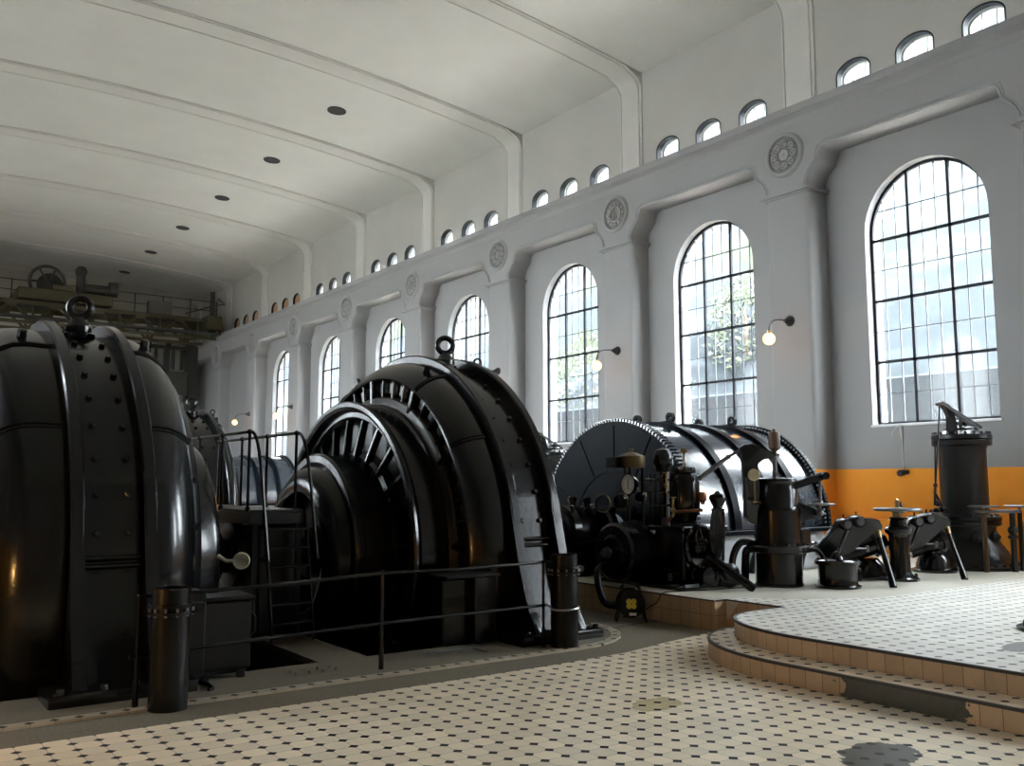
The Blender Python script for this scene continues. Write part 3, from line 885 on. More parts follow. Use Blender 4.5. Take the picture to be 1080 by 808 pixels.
    # ---- end shield: drum with rim, spider of arms, perforated back
    if not hub:
        m = MB(); m.xl([(-.62, 1.93), (-.84, 1.92), (-.90, 1.88), (-.92, 1.42), (-1.26, 1.36), (-1.33, 1.32), (-1.36, 1.26), (-1.36, 1.1), (-1.30, 1.0)], o, 96, cap=False); es = m.build('end_shield', 'black', g)
    if hub: m = MB(); m.xl([(-.62, 1.93), (-.84, 1.92), (-.86, 1.88), (-1.12, 1.86), (-1.16, 1.90), (-1.20, 1.935), (-1.235, 1.94), (-1.255, 1.92), (-1.26, 1.87), (-1.24, 1.83), (-1.20, 1.81), (-1.16, 1.80), (-1.16, 1.74), (-1.10, 1.70), (-.98, 1.70)], o, 112, cap=False); es = m.build('end_shield', 'black', g)
    m = MB(); plate = m
    if hub: m.xl([(-.98, 1.76), (-.98, .4)], o, 96, cap=False)
    for i in range(24 if hub else 0):
        a = 2 * PI * i / 24 + .1; d = Vector((0, -cos(a), sin(a))); t = Vector((0, sin(a), cos(a)))
        m = MB(); p0, p1 = o + d * 1.20 + Vector((-1.14, 0, 0)), o + d * 1.72 + Vector((-1.06, 0, 0))
        dv = p1 - p0; m.obox((p0 + p1) / 2, (.10, .05, dv.length), dv.cross(t), t, dv, .012); m.build('spoke', 'black', es)
        m = plate
        for r in [1.30 + .05 * q for q in range(8)]:
            for tt in (-.05, 0, .05):
                m.lathe([(0, .013), (.012, .013)], o + d * r + Vector((-.985, 0, 0)) + (t * (.20 + tt) * r / 1.5), (-1, 0, 0), 6)
    if hub: plate.build('screen_plate', 'black2', es)
    # ---- hub drum
    if hub:
        hp_ = [(-.98, 1.30), (-1.12, 1.29), (-1.15, 1.24), (-1.50, 1.22), (-1.53, 1.25), (-1.61, 1.25), (-1.645, 1.22), (-1.65, 1.14), (-1.62, 1.10), (-1.72, 1.07), (-1.80, 1.02), (-1.86, .94), (-1.88, .84), (-1.86, .76), (-1.80, .73), (-1.66, .72), (-1.64, .30), (-1.64, 0)]
    else:
        hp_ = [(-.98, 1.30), (-1.12, 1.29), (-1.30, 1.05), (-1.40, .98), (-1.44, .8), (-1.44, 0)]
    m = MB(); m.xl(hp_, o, 96, cap=False); m.build('hub_drum', 'black', g)
    sl_ = -2.50 if hub else -1.98
    m = MB(); m.xl([(-1.40, .34), (-1.72, .32), (-1.74, .2), (sl_, .2), (sl_, 0)], o, 48, cap=False); m.build('shaft', 'black2', g)
    # ---- closed end (towards +x)
    m = MB(); m.xl([(.48, 2.02), (.60, 1.95), (.64, 1.2), (.74, 1.1), (.9, .7), (.95, .42), (.95, .2), (2.2, .2), (2.2, 0)], o, 96, cap=False)
    m.build('end_cover', 'black', g)
    for i in range(24):
        a = 2 * PI * i / 24; d = Vector((0, -cos(a), sin(a)))
        bolt_mb(o + d * 1.86 + Vector((.605, 0, 0)), (1, 0, 0), .028, .025).build('bolt', 'black', g)
    return g
gen2 = make_generator(G2X, True, True)
gen2['label'] = 'big black round generator in the middle with spoked end and railing in front'
gen2['group'] = 'black generators'
gen1 = make_generator(G1X, False, False); gen1.rotation_euler.z = PI
gen1['label'] = 'black generator cut off by the left edge, ribbed side on'; gen1['group'] = 'black generators'
# dial thermometer bracket on the near generator
g1o = origin(gen1)
def local_to(root, p, rz):
    return Matrix.Rotation(-rz, 3, 'Z') @ (Vector(p) - origin(root))
m = MB(); pd = Vector((3.29, 9.19, .965))
d_ = (CAMP - pd); d_.z = 0; d_.normalize()
m.lathe([(0, .085), (.035, .085), (.04, .078), (.037, .072)], pd, d_, 28)
m.lathe([(.037, .072), (.037, 0)], pd, d_, 28, cap=False)
m.tube([pd + Vector((0, .02, 0)), pd + Vector((-.14, .05, .0)), pd + Vector((-.2, .12, .05))], .02, 8)
dl = m.build('dial_thermometer', 'dial_brass', None); dl.parent = gen1
dl.location = (0, 0, 0)
for v in dl.data.vertices: v.co = local_to(gen1, v.co, PI)
dl['label'] = 'yellowed round dial on the end rim'
gen3 = copy_tree(gen2, loc=(G2X - .1, YA + DY, 0), label='far black generator half hidden behind the ladder rails')

m = MB(); m.xl([(.76, 2.22), (.86, 2.17), (.885, 2.14), (.885, 1.8)], Vector((G1X, YA, ZG)), 96, cap=False)
for a in (12, 24, 36):
    a = math.radians(a); d = Vector((0, -cos(a), sin(a))); m.lathe([(0, .03), (.03, .03)], Vector((G1X + .82, YA, ZG)) + d * 2.18, d, 6)
cv_ = m.build('cover_ring', 'black', None); cv_.parent = gen1
for v in cv_.data.vertices: v.co = local_to(gen1, v.co, PI)
# bearing between the two generators with a deck, rails and ladder
bd = empty('bearing_pedestal', (4.09, 11.2, 0.014), 'black bearing block carrying the deck between the two big generators', 'bearing')
m = MB(); m.box((3.86, 10.25, .016), (4.34, 12.3, 1.27), .03); m.build('base', 'black2', bd)
m = MB(); m.lathe([(-.36, .30), (-.34, .40), (-.28, .42), (.28, .42), (.34, .40), (.36, .30)], (4.10, YA, ZG), (1, 0, 0), 40); m.build('bearing_shell', 'black2', bd)
dk = empty('access_deck', (3.9, 11.2, .02), 'narrow black deck with pipe handrails and ladder between the two generators', 'platform')
DZ = 1.45
m = MB(); m.box((3.66, 10.0, DZ - .035), (4.30, 12.9, DZ), .006); m.build('deck_plate', 'black2', dk)
m = MB()
for x in (3.68, 4.28): m.box((x - .02, 10.02, DZ - .16), (x + .02, 12.9, DZ - .035), .004)
m.box((3.66, 10.0, DZ - .16), (4.30, 10.03, DZ - .035), .004)
m.build('deck_frame', 'black2', dk)
for x in (3.74, 4.26):
    for y in (10.06, 12.85):
        m = MB(); m.box((x - .03, y - .03, .014), (x + .03, y + .03, DZ - .03)); m.build('support_post', 'black2', dk)
for x in (3.66, 4.22):
    ht = DZ + .88
    m = MB()
    m.tube(bez((x + .0, 9.42, .93), (x, 9.66, 1.7), (x, 9.72, ht), (x, 10.05, ht), 14) + [(x, 12.85, ht)], .019, 8)
    h_ = m.build('handrail', 'pipe_black', dk)
    m = MB(); m.tube([(x, 9.42, .93), (x - .03 if x < 4 else x + .03, 9.6, .93), (x + .1 if x < 4 else x + .07, 9.80, .95)], .015, 8); m.build('rail_bracket', 'pipe_black', h_)
    for y in (10.08, 11.0, 11.9, 12.82):
        m = MB(); m.cyl((x, y, DZ), (x, y, ht), .017); m.uv((x, y, ht), .032, n=12); m.uv((x, y, DZ + .01), .03, n=10)
        m.build('rail_post', 'pipe_black', dk)
lad = empty('ladder', (4.08, 9.68, .014), 'steep black step ladder leaning on the deck between the generators', 'ladder')
fa, fb = Vector((0, 9.68, .014)), Vector((0, 9.99, DZ - .02))
for x in (3.83, 4.31):
    m = MB(); dv = (fb - fa)
    m.obox((fa + fb) / 2 + Vector((x, 0, 0)), (.018, .07, dv.length), (1, 0, 0), dv.cross(Vector((1, 0, 0))), dv, .003); m.build('stringer', 'pipe_black', lad)
for i in range(1, 7):
    p = fa + (fb - fa) * (i / 7)
    m = MB(); m.box((3.83, p.y - .07, p.z - .012), (4.31, p.y + .07, p.z + .012), .004); m.build('tread', 'pipe_black', lad)
# cabinets and junction boxes by the generators
jb = empty('junction_box', (2.75, 8.5, .014), 'black junction box beside the foot of the left generator', 'box')
m = MB(); m.box((2.62, 8.22, .09), (3.06, 8.55, .70), .02); m.build('box_body', 'black2', jb)
m = MB(); m.box((2.60, 8.20, .70), (3.08, 8.57, .735), .01); m.build('box_lid', 'black2', jb)
m = MB(); m.box((2.49, 8.2, .06), (2.64, 8.52, .80), .02); m.build('side_chamber', 'black2', jb)
for x in (2.66, 2.98):
    m = MB(); m.box((x - .03, 8.22, .014), (x + .03, 8.30, .09), .004); m.build('foot', 'black2', jb)
m = MB(); m.tube([(3.07, 8.35, .6), (3.13, 8.33, .52), (3.13, 8.33, .40), (3.07, 8.35, .34)], .012, 8); m.build('handle', 'black2', jb)
m = MB(); m.tube([(2.5, 8.33, .03), (2.62, 8.05, .03), (2.60, 7.86, .03), (2.56, 7.84, .02)], .018, 8)
tag(m.build('floor_cable', 'pipe_black', None, 32, True), 'grey cable lying on the cement by the junction box', 'cable')
cb = empty('cabinet', (5.48, 8.5, .014), 'black steel cabinet at the foot of the middle generator', 'cabinet')
m = MB(); m.box((5.22, 8.42, .03), (5.58, 8.72, .72), .015); m.build('cabinet_body', 'black', cb)
m = MB(); m.box((5.56, 8.30, .03), (5.84, 8.66, .74), .015); m.build('door', 'black', cb)
m = MB(); m.box((5.19, 8.28, .735), (5.87, 8.72, .765), .008); m.build('lid', 'black2', cb)
for x in (5.28, 5.78):
    m = MB(); m.box((x - .03, 8.44, .014), (x + .03, 8.52, .04)); m.build('foot', 'black2', cb)
# bolts left standing in the cement (removed fitting)
m = MB()
for i in range(4):
    for j in range(2):
        m.lathe([(0, .012), (.03, .012), (.035, 0)], (3.40 + i * .13, 8.0 + j * .12, .014), (0, 0, 1), 8)
m.box((3.36, 7.97, .012), (3.86, 8.15, .016))
tag(m.build('floor_plate', 'cement', None, 32, True), 'small plate with stud bolts set in the cement floor', 'floor plate')
m = MB(); m.box((4.9, 8.15, .014), (5.5, 8.19, .03)); m.box((5.44, 7.95, .014), (5.48, 8.19, .03))
tag(m.build('floor_angle', 'dull_steel', None, 32, True), 'steel angle bar lying on the cement beside the cabinet', 'angle bar')
# ================================================================== TURBINE DRUM
def half_ring(m, x0, x1, r0, r1, zmin=HP + .004, n=110):
    """upright ring or disc sector standing on the platform, between radii r0 and r1"""
    s0 = math.asin(max(-1, (zmin - ZA) / r1))
    ang = [s0 + (PI - 2 * s0) * i / n for i in range(n + 1)]
    out = [(YA - r1 * cos(a), ZA + r1 * sin(a)) for a in ang]
    inn = [(YA - r0 * cos(a), max(zmin, ZA + r0 * sin(a))) for a in ang]
    V = {}
    for nm, L in (('o', out), ('i', inn)):
        for x in (x0, x1): V[nm, x] = [m.v((x, y, z)) for y, z in L]
    for i in range(n):
        for A, B in ((V['o', x0], V['o', x1]), (V['i', x0], V['i', x1]), (V['o', x0], V['i', x0]), (V['o', x1], V['i', x1])):
            m.f([A[i], A[i + 1], B[i + 1], B[i]])
    for i in (0, n): m.f([V['o', x0][i], V['o', x1][i], V['i', x1][i], V['i', x0][i]])
def make_turbine():
    t = empty('turbine', (11.7, YA, HP), 'big turbine drum with bolted end plate beside the black governor', 'turbine', 'turbine drums')
    m = MB(); half_ring(m, 10.06, 10.16, .25, 1.77); e = m.build('end_plate', 'blue_black', t)
    m = MB(); s0 = math.asin((HP + .03 - ZA) / 1.79)
    for i in range(96):
        a = s0 + (PI - 2 * s0) * (i + .5) / 96; d = Vector((0, -cos(a), sin(a))); tt = Vector((0, sin(a), cos(a)))
        m.obox(Vector((10.125, YA, ZA)) + d * 1.772, (.16, .034, .05), (1, 0, 0), tt, d)
    m.build('rim_bolts', 'drum', e)
    m = MB(); m.xl([(10.06, .98), (10.045, .98), (10.045, .94), (10.06, .94)], (0, YA, ZA), 90, cap=False)
    for a in (25, 60, 90, 120, 155):
        a = math.radians(a); d = Vector((0, -cos(a), sin(a))); tt = Vector((0, sin(a), cos(a)))
        m.obox(Vector((10.055, YA, ZA)) + d * 1.33, (.02, .022, .72), (1, 0, 0), tt, d)
    m.build('stiffener', 'blue_black', e)
    m = MB(); half_ring(m, 10.16, 13.22, 1.62, 1.715, 1.02); m.build('drum_shell', 'drum', t)
    for i, x in enumerate((10.98, 11.78, 12.52)):
        m = MB(); half_ring(m, x - .075, x + .075, 1.70, 1.775, 1.02); b = m.build('band', 'blue_black', t)
        if i != 1:
            for a in (78, 102):
                a = math.radians(a); d = Vector((0, -cos(a), sin(a))); tt = Vector((0, sin(a), cos(a)))
                m = MB(); c = Vector((x - .03, YA, ZA)) + d * 1.77
                pts = [c - tt * .20, c - tt * .07 + d * .12, c + d * .17, c + tt * .07 + d * .12, c + tt * .20]
                hole = c + d * .10
                ring_o = [hole + (tt * cos(q) + d * sin(q)) * .075 for q in [2 * PI * j / 20 for j in range(20)]]
                m.prism([c - tt * .20, c - tt * .06 + d * .035, c + tt * .06 + d * .035, c + tt * .20, c + tt * .20 - d * .03, c - tt * .2 - d * .03], (.06, 0, 0))
                m.lathe([(0, .085), (.06, .085), (.06, .035), (0, .035)], hole, (1, 0, 0), 24, close=True)
                m.build('lug', 'blue_black', b)
    m = MB(); half_ring(m, 13.20, 13.28, 1.60, 1.80, 1.02); rf = m.build('rear_flange', 'blue_black', t)
    m = MB()
    for i in range(80):
        a = PI * (i + .5) / 80; d = Vector((0, -cos(a), sin(a)))
        m.lathe([(0, .022), (.02, .018), (.025, 0)], Vector((13.18, YA, ZA)) + d * 1.76, (-1, 0, 0), 8)
        m.lathe([(0, .012), (.01, .010), (.012, 0)], Vector((13.24, YA, ZA)) + d * 1.80, d, 8)
    m.build('rivets', 'dull_steel', rf)
    for sy in (-1, 1):
        m = MB(); lo, hi = sorted((YA + sy * 1.60, YA + sy * 1.83)); m.box((10.18, lo, .965), (13.30, hi, 1.03), .006); 
        for i in range(52): m.lathe([(-.01, .018), (.02, .016), (.025, 0)], (10.25 + i * .0585, YA + sy * 1.77, 1.03), (0, 0, 1), 8)
        jf = m.build('joint_flange', 'blue_black', t)
    m = MB(); m.box((10.25, YA - 1.70, HP + .004), (13.22, YA + 1.70, .965), .05, None, 2)
    lc = m.build('lower_casing', 'casing', t); lc['label'] = 'light grey lower casing'
    for x in (11.55, 12.75):
        m = MB(); m.tube(bez((x - .28, YA - 1.75, HP + .02), (x - .28, YA - 1.80, .9), (x + .28, YA - 1.80, .9), (x + .28, YA - 1.75, HP + .02), 14), .05, 10); m.build('pipe_loop', 'black', lc)
    return t
tur = make_turbine()
copy_tree(tur, loc=(11.7, YA + 2 * DY, HP), label='distant turbine drum glimpsed between the ladder rails')

# shaft bearing on the platform edge
sb = empty('shaft_bearing', (9.35, YA, HP), 'black shaft bearing between the middle generator and the turbine drum', 'bearing')
m = MB(); m.xl([(8.86, .24), (8.86, .36), (8.90, .42), (9.02, .43), (9.06, .39), (9.62, .39), (9.66, .43), (9.78, .42), (9.82, .36), (9.82, .20)], (0, YA, ZA), 56, cap=False); m.build('bearing_shell', 'black', sb)
m = MB(); m.box((8.8, YA - .5, HP), (9.85, YA + .5, .72), .03); m.build('pedestal', 'black', sb)
m = MB(); m.xl([(8.80, 0), (8.80, .2), (10.05, .2), (10.05, 0)], (0, YA, ZA), 40); m.build('shaft', 'dull_steel', sb)
for y in (-.2, .15):
    m = MB(); m.lathe([(0, .05), (.08, .05), (.09, .07), (.15, .07), (.17, .04)], (9.3, YA + y, 1.37), (0, 0, 1), 14); m.build('oil_cup', 'black', sb)

# ================================================================== GOVERNOR
gv = empty('governor', (9.35, 9.2, HP), 'black cast iron governor with white gauge and brass topped tank on the platform edge', 'governor')
m = MB(); m.box((8.80, 8.42, HP), (9.96, 10.1, .43), .02); m.build('base_plate', 'black', gv)
m = MB()
m.xl([(8.56, 0), (8.56, .20), (8.59, .24), (8.60, .36), (8.63, .40), (8.70, .40), (8.72, .37), (8.92, .37), (8.94, .43), (9.02, .43), (9.04, .36), (9.50, .36), (9.75, .33), (9.75, 0)], (0, 9.45, .80), 56, cap=False)
sc_ = m.build('servo_cylinder', 'black', gv)
for i in range(12):
    a = 2 * PI * i / 12; bolt_mb((8.60, 9.45 - .30 * cos(a), .80 + .30 * sin(a)), (-1, 0, 0), .02, .02).build('bolt', 'black', sc_)
m = MB(); m.cyl((8.42, 9.45, .80), (8.58, 9.45, .80), .045); m.cyl((8.47, 9.45, .80), (8.51, 9.45, .80), .075); m.build('rod_end', 'dull_steel', sc_)
m = MB(); m.box((9.06, 8.56, .42), (9.90, 9.12, 1.12), .06, None, 3); m.box((9.03, 8.53, 1.10), (9.93, 9.20, 1.17), .02); m.build('housing', 'black', gv)
m = MB(); m.box((8.86, 8.62, .42), (9.9, 9.95, .60), .04); m.box((8.84, 8.60, .60), (9.5, 9.2, .625), .008); m.build('lower_block', 'black', gv)
# front end cover facing the hall with ribs and hand wheel
m = MB(); m.lathe([(0, .30), (.05, .30), (.07, .27), (.07, .14), (.12, .10), (.20, .06), (.20, 0)], (9.36, 8.57, .90), (0, -1, 0), 40); fc = m.build('end_cover', 'black', gv)
for i in range(10):
    a = 2 * PI * i / 10; bolt_mb((9.36 + .26 * cos(a), 8.51, .90 + .26 * sin(a)), (0, -1, 0), .018, .018).build('bolt', 'black', fc)
hw = Vector((9.18, 8.32, 1.00))
m = MB(); m.torus(hw, (.2, -1, .1), .17, .016, 36, 8)
u_, w_, d_ = frame_of((.2, -1, .1))
for i in range(5):
    a = 2 * PI * i / 5; m.cyl(hw, hw + (u_ * cos(a) + w_ * sin(a)) * .17, .009, seg=6)
m.cyl(hw - d_ * .3, hw + d_ * .05, .022); m.uv(hw + d_ * .05, .035, n=12)
m.build('hand_wheel', 'black', gv)
# low cross cylinders at the foot
for (x, y, r, L) in ((9.25, 8.40, .13, .34), (9.62, 8.40, .16, .2)):
    m = MB(); m.lathe([(0, 0), (0, r * .6), (.02, r), (.07, r), (.08, r * .8), (L - .06, r * .8), (L - .05, r), (L, r)], (x, y - .16, .52), (.25, 1, 0), 30); m.build('foot_cylinder', 'black', gv)
# flat disc and cup at the right
dc = at(757, 562, 12.15)
m = MB(); dn = Vector((cos(YAW) , -sin(YAW), 0)) * .9 - Vector((FWD.x, FWD.y, 0)) * .42
m.lathe([(-.05, .10), (-.04, .30), (-.02, .37), (.02, .37), (.04, .30), (.06, .12), (.09, .06)], dc, dn, 44); m.build('regulating_disc', 'black', gv)
kb = at(757, 537, 12.15)
m = MB(); m.lathe([(-.06, .07), (-.02, .075), (0, .09), (.02, .09), (.04, .06), (.10, .09), (.15, .115), (.17, .12), (.21, .10), (.235, .04), (.26, .02), (.26, 0)], kb - Vector((0, 0, .02)), (0, 0, 1), 28); m.build('oil_cup', 'black', gv)
m = MB(); m.cyl(at(763, 540, 12.1), at(763, 592, 12.1), .018, seg=10); m.build('side_rod', 'black', gv)
# pendulum casing
pc = at(722, 520, 12.5)
m = MB(); m.lathe([(-.40, .12), (-.38, .16), (-.34, .165), (-.30, .18), (-.08, .195), (.15, .185), (.24, .16), (.27, .145), (.28, .165), (.32, .165), (.335, .13), (.36, .09), (.37, 0)], pc, (0, 0, 1), 40); pn = m.build('pendulum_casing', 'black', gv)
for i in range(8):
    a = 2 * PI * i / 8; bolt_mb(pc + Vector((.135 * cos(a), .135 * sin(a), .32)), (0, 0, 1), .016, .02).build('bolt', 'black', pn)
for i in range(6):
    a = 2 * PI * i / 6 + .3
    m = MB(); m.tube([pc + Vector((r * cos(a), r * sin(a), z)) for z, r in ((-.30, .183), (-.08, .198), (.15, .188), (.24, .164))], .014, 6); m.build('casing_rib', 'black', pn)
gp = pc + Vector((0, 0, .58))
cd_ = (CAMP - gp); cd_.z = 0; cd_.normalize()
m = MB(); m.cyl(pc + Vector((0, 0, .36)), gp, .014, .010, 10); m.lathe([(-.02, .045), (.02, .045), (.025, .036), (.0, .03), (.0, 0)], gp, cd_, 20); m.build('top_gauge', 'brass', pn)
m = MB(); m.lathe([(0, .04), (.05, .055), (.11, .058), (.13, .035), (.16, .03), (.18, 0)], at(741, 519, 12.4), (0, 0, -1), 16); m.build('side_funnel', 'copper', pn)
# tank with brass lid on columns
tk = at(666, 489, 13.0)
m = MB(); m.lathe([(-.06, .19), (.09, .19)], tk, (0, 0, 1), 40); m.lathe([(.09, .198), (.105, .198), (.16, .05), (.165, .025), (.20, .03), (.215, .015)], tk, (0, 0, 1), 40)
tb = m.build('oil_tank', 'dull_brass', gv); tb['label'] = 'brass oil tank with a conical lid'
for dx, dy in ((-.12, -.08), (.13, -.08), (0, .14)):
    m = MB(); m.cyl(tk + Vector((dx, dy, -.06)), (tk.x + dx, tk.y + dy, 1.15), .022); m.build('tank_column', 'black', tb)
m = MB(); m.box((tk.x - .26, tk.y + .02, tk.z - .06), (tk.x - .12, tk.y + .26, tk.z + .09), .01); m.build('tank_box', 'black2', gv)
m = MB()
m.box((tk.x + .15, tk.y - .5, tk.z - .05), (tk.x + .36, tk.y - .30, tk.z + .08), .03)
m.cyl((tk.x + .28, tk.y - .38, tk.z - .05), (tk.x + .28, tk.y - .38, 1.15), .06); m.build('linkage_block', 'dull_steel', gv)
m = MB(); m.lathe([(-.1, .09), (0, .14), (.12, .14), (.2, .1), (.24, 0)], at(699, 490, 12.7), (0, 0, 1), 24); m.cyl(at(699, 495, 12.7), at(699, 545, 12.7), .05); m.build('dome_valve', 'black', gv)
# big white gauge
gg = at(664, 511, 12.75); gd = Vector((-1, .0, .02)).normalized()
m = MB(); m.lathe([(-.05, .13), (.02, .152), (.04, .152), (.045, .138), (.03, .134)], gg, gd, 36); gw = m.build('gauge', 'black', gv)
m = MB(); m.lathe([(.031, .137), (.031, 0)], gg, gd, 36, cap=False); dfc = m.build('dial_face', 'dial', gw)
dfc['label'] = 'white gauge dial with a black pointer'
u_, w_, q_ = frame_of(gd)
m = MB(); upv = Vector((0, 0, 1)); sdv = gd.cross(upv).normalized()
m.obox(gg + gd * .036, (.008, .15, .006), sdv, upv, gd)
for i in range(10):
    a = -PI * .25 + PI * 1.5 * i / 9; rv = sdv * cos(a) + upv * sin(a)
    m.obox(gg + gd * .034 + rv * .10, (.005, .022, .003), gd.cross(rv), rv, gd)
m.build('pointer', 'frame', gw)
m = MB(); m.cyl(gg + Vector((0, 0, -.14)), (gg.x, gg.y, 1.2), .02); m.build('gauge_stem', 'black', gw)
# brass ringed sight wheels
for (px, py, r) in ((636, 531, .12), (655, 529, .11), (676, 524, .08)):
    c = at(px, py, 13.0)
    m = MB(); m.torus(c, (-1, -.25, 0), r, .014, 32, 8); sr = m.build('sight_ring', 'dull_brass' if r < .155 else 'dull_steel', gv)
    m = MB(); m.lathe([(-.04, r * .95), (.02, r * .95), (.03, r * .3), (.06, .03), (.06, 0)], c, (1, .25, 0), 28); m.build('ring_plate', 'black', sr)
# small valves, copper pipe, columns
m = MB(); m.tube([at(703, 552, 12.4), at(712, 540, 12.3), at(724, 539, 12.2), at(741, 538, 12.1)], .022, 8); m.build('copper_pipe', 'copper', gv)
m = MB()
for px, py in ((703, 512), (710, 538)):
    c = at(px, py, 12.3); m.cyl(c + Vector((0, 0, -.1)), c + Vector((0, 0, .16)), .014, seg=8); m.uv(c, .04, n=12); m.torus(c + Vector((0, 0, .17)), (0, 0, 1), .035, .007, 14, 6)
m.build('brass_cock', 'brass', gv)
m = MB()
for px in (686, 691, 697, 709):
    m.cyl(at(px, 500, 12.6), at(px, 548, 12.6), .016, seg=8)
for py in (506, 519, 533): m.cyl(at(680, py, 12.55), at(716, py, 12.55), .014, seg=8)
m.build('linkage_rod', 'black', gv)
m = MB()
for i in range(7): m.lathe([(0, .03), (.05, .03), (.06, .05), (.10, .045), (.12, 0)], at(604 + i * 11, 541 + (i % 3), 13.2), (0, 0, 1), 10)
m.box((9.0, 9.5, .42), (9.8, 10.05, 1.05), .05, None, 2)
m.build('valve_chest', 'black', gv)
m = MB(); a_, b_ = at(747, 586, 12.0), at(796, 621, 11.75); b_.z = HP + .02; m.cyl(a_, b_, .055, .06, 16); m.uv(a_, .07, n=16); m.build('prop_pipe', 'pipe_black', gv)
m = MB(); a_, b_ = at(737, 505, 12.35), at(768, 482, 12.5); m.cyl(a_, b_, .035, .03); m.cyl(b_, at(785, 472, 12.55), .022); m.uv(b_, .04, n=12); m.build('control_rod', 'dull_steel', gv)
m = MB(); m.box((8.92, 8.405, .385), (9.18, 8.425, .425)); m.build('name_plate', 'dull_steel', gv)
# drain pipe from governor to floor
m = MB(); m.tube(cat([(8.62, 9.45, .60), (8.30, 9.36, .62), (8.17, 9.28, .50), (8.17, 9.22, .30), (8.20, 9.15, .17), (8.29, 8.98, .14), (8.33, 8.90, .08), (8.33, 8.88, .0)], 6), .05, 12)
m.lathe([(0, .075), (.02, .075)], (8.33, 8.88, .0), (0, 0, 1), 18)
tag(m.build('drain_pipe', 'pipe_black', None, 32, True), 'bent black pipe dropping from the governor to the lower floor', 'pipe')

# ================================================================== SERVO COLUMN
sx, sy_ = 10.42, 8.08
dS = dep(sx, sy_)
sv = empty('upright_servo', (sx, sy_, HP), 'black upright cylinder with brown oil bottle in front of the turbine drum', 'cylinder')
m = MB(); m.lathe([(0, .325), (.03, .325), (.04, .315), (.44, .315), (.46, .34)], (sx, sy_, HP), (0, 0, 1), 44); m.build('base_drum', 'black', sv)
m = MB(); m.lathe([(.46, .39), (.53, .40), (.55, .38)], (sx, sy_, HP), (0, 0, 1), 44); fl = m.build('flange', 'black', sv)
for i in range(12):
    a = 2 * PI * i / 12; bolt_mb((sx + .345 * cos(a), sy_ + .345 * sin(a), HP + .545), (0, 0, 1), .02, .03).build('bolt', 'black', fl)
m = MB(); m.lathe([(.54, .325), (.60, .315), (1.02, .315), (1.05, .29), (1.08, .28), (1.30, .285), (1.33, .27), (1.38, .27)], (sx, sy_, HP), (0, 0, 1), 44); m.build('barrel', 'black', sv)
m = MB(); m.lathe([(1.38, .29), (1.42, .30), (1.45, .28), (1.47, .12), (1.475, 0)], (sx, sy_, HP), (0, 0, 1), 44); m.torus((sx - .15, sy_ - .1, HP + 1.52), (.5, 1, 0), .035, .009, 16, 6); m.build('top_cover', 'black', sv)
poly = [(783, 492), (781, 478), (780, 472), (784, 469), (792, 468), (803, 473), (816, 477), (818, 481), (812, 484), (803, 484), (797, 489), (799, 500), (800, 515), (800, 555), (790, 552), (785, 545)]
tv = Vector((FWD.x, FWD.y, 0)).normalized() * .13
m = MB(); m.prism([at(x, y, dS) - tv * .5 for x, y in poly], tv, .018); m.build('bracket_arm', 'black', sv)
m = MB(); c = at(817, 504, dS); m.cyl(c, at(817, 478, dS), .032, seg=14); m.cyl(at(810, 480, dS), at(822, 480, dS), .022); m.build('oiler_post', 'dull_steel', sv)
c = at(817, 478, dS)
m = MB(); m.lathe([(0, .02), (.03, .035), (.07, .078), (.26, .078), (.29, .07), (.30, .03), (.33, .02), (.34, 0)], c, (0, 0, 1), 26); b = m.build('oil_bottle', 'wood', sv); b['label'] = 'brown oil bottle'
c = at(795, 501, dS - .22); cd_ = (CAMP - c); cd_.z = 0; cd_.normalize()
m = MB(); m.lathe([(-.03, .07), (.02, .08), (.03, .075), (.02, .067), (.02, 0)], c, cd_, 28); gq = m.build('pressure_gauge', 'dial_brass', sv); gq['label'] = 'yellowed brass gauge'
m = MB(); m.cyl(c, at(796, 529, dS - .2), .013); m.cyl(at(793, 530, dS - .2), at(802, 530, dS - .1), .025); m.build('gauge_stem', 'dull_brass', gq)
a_, b_ = at(834, 514, dS - .1), at(868, 502, dS - .1); dv = b_ - a_
m = MB(); m.obox((a_ + b_) / 2, (dv.length, .07, .10), dv, tv, dv.cross(tv), .015); m.cyl(b_ - tv, b_ + tv, .05); m.build('lever', 'black', sv)
m = MB(); m.cyl(at(865, 503, dS - .1), at(865, 545, dS - .1), .02); m.uv(at(865, 541, dS - .1), .05, n=12); m.build('lever_rod', 'dull_steel', sv)
m = MB(); c = at(865, 532, dS - .1); m.lathe([(-.015, .19), (0, .20), (.015, .19), (.02, .04), (.05, .03)], c, (0, 0, 1), 30); m.build('hand_wheel', 'dull_steel', sv)
m = MB(); m.prism([at(x, y, dS) - tv * .3 for x, y in ((838, 528), (850, 533), (866, 540), (866, 545), (850, 548), (838, 555))], tv * .6, .01); m.build('lower_bracket', 'black', sv)
m = MB(); m.box((sx + .12, sy_ - .30, .90), (sx + .34, sy_ - .1, 1.12), .02); m.build('valve_box', 'black', sv)
for (pts, r) in (([(796, 574), (782, 572), (774, 584), (772, 600), (775, 617)], .05), ([(798, 580), (788, 580), (786, 592), (786, 618)], .055), ([(846, 582), (860, 580), (868, 588), (869, 600), (864, 616)], .035)):
    pp = [at(x, y, dS - .05 + .12 * (1 if x < 800 else 0)) for x, y in pts]; pp[-1].z = HP
    m = MB(); m.tube(cat([tuple(p) for p in pp], 5), r, 10); m.lathe([(0, r * 1.7), (.02, r * 1.7)], pp[-1], (0, 0, 1), 16); m.build('side_pipe', 'black', sv)

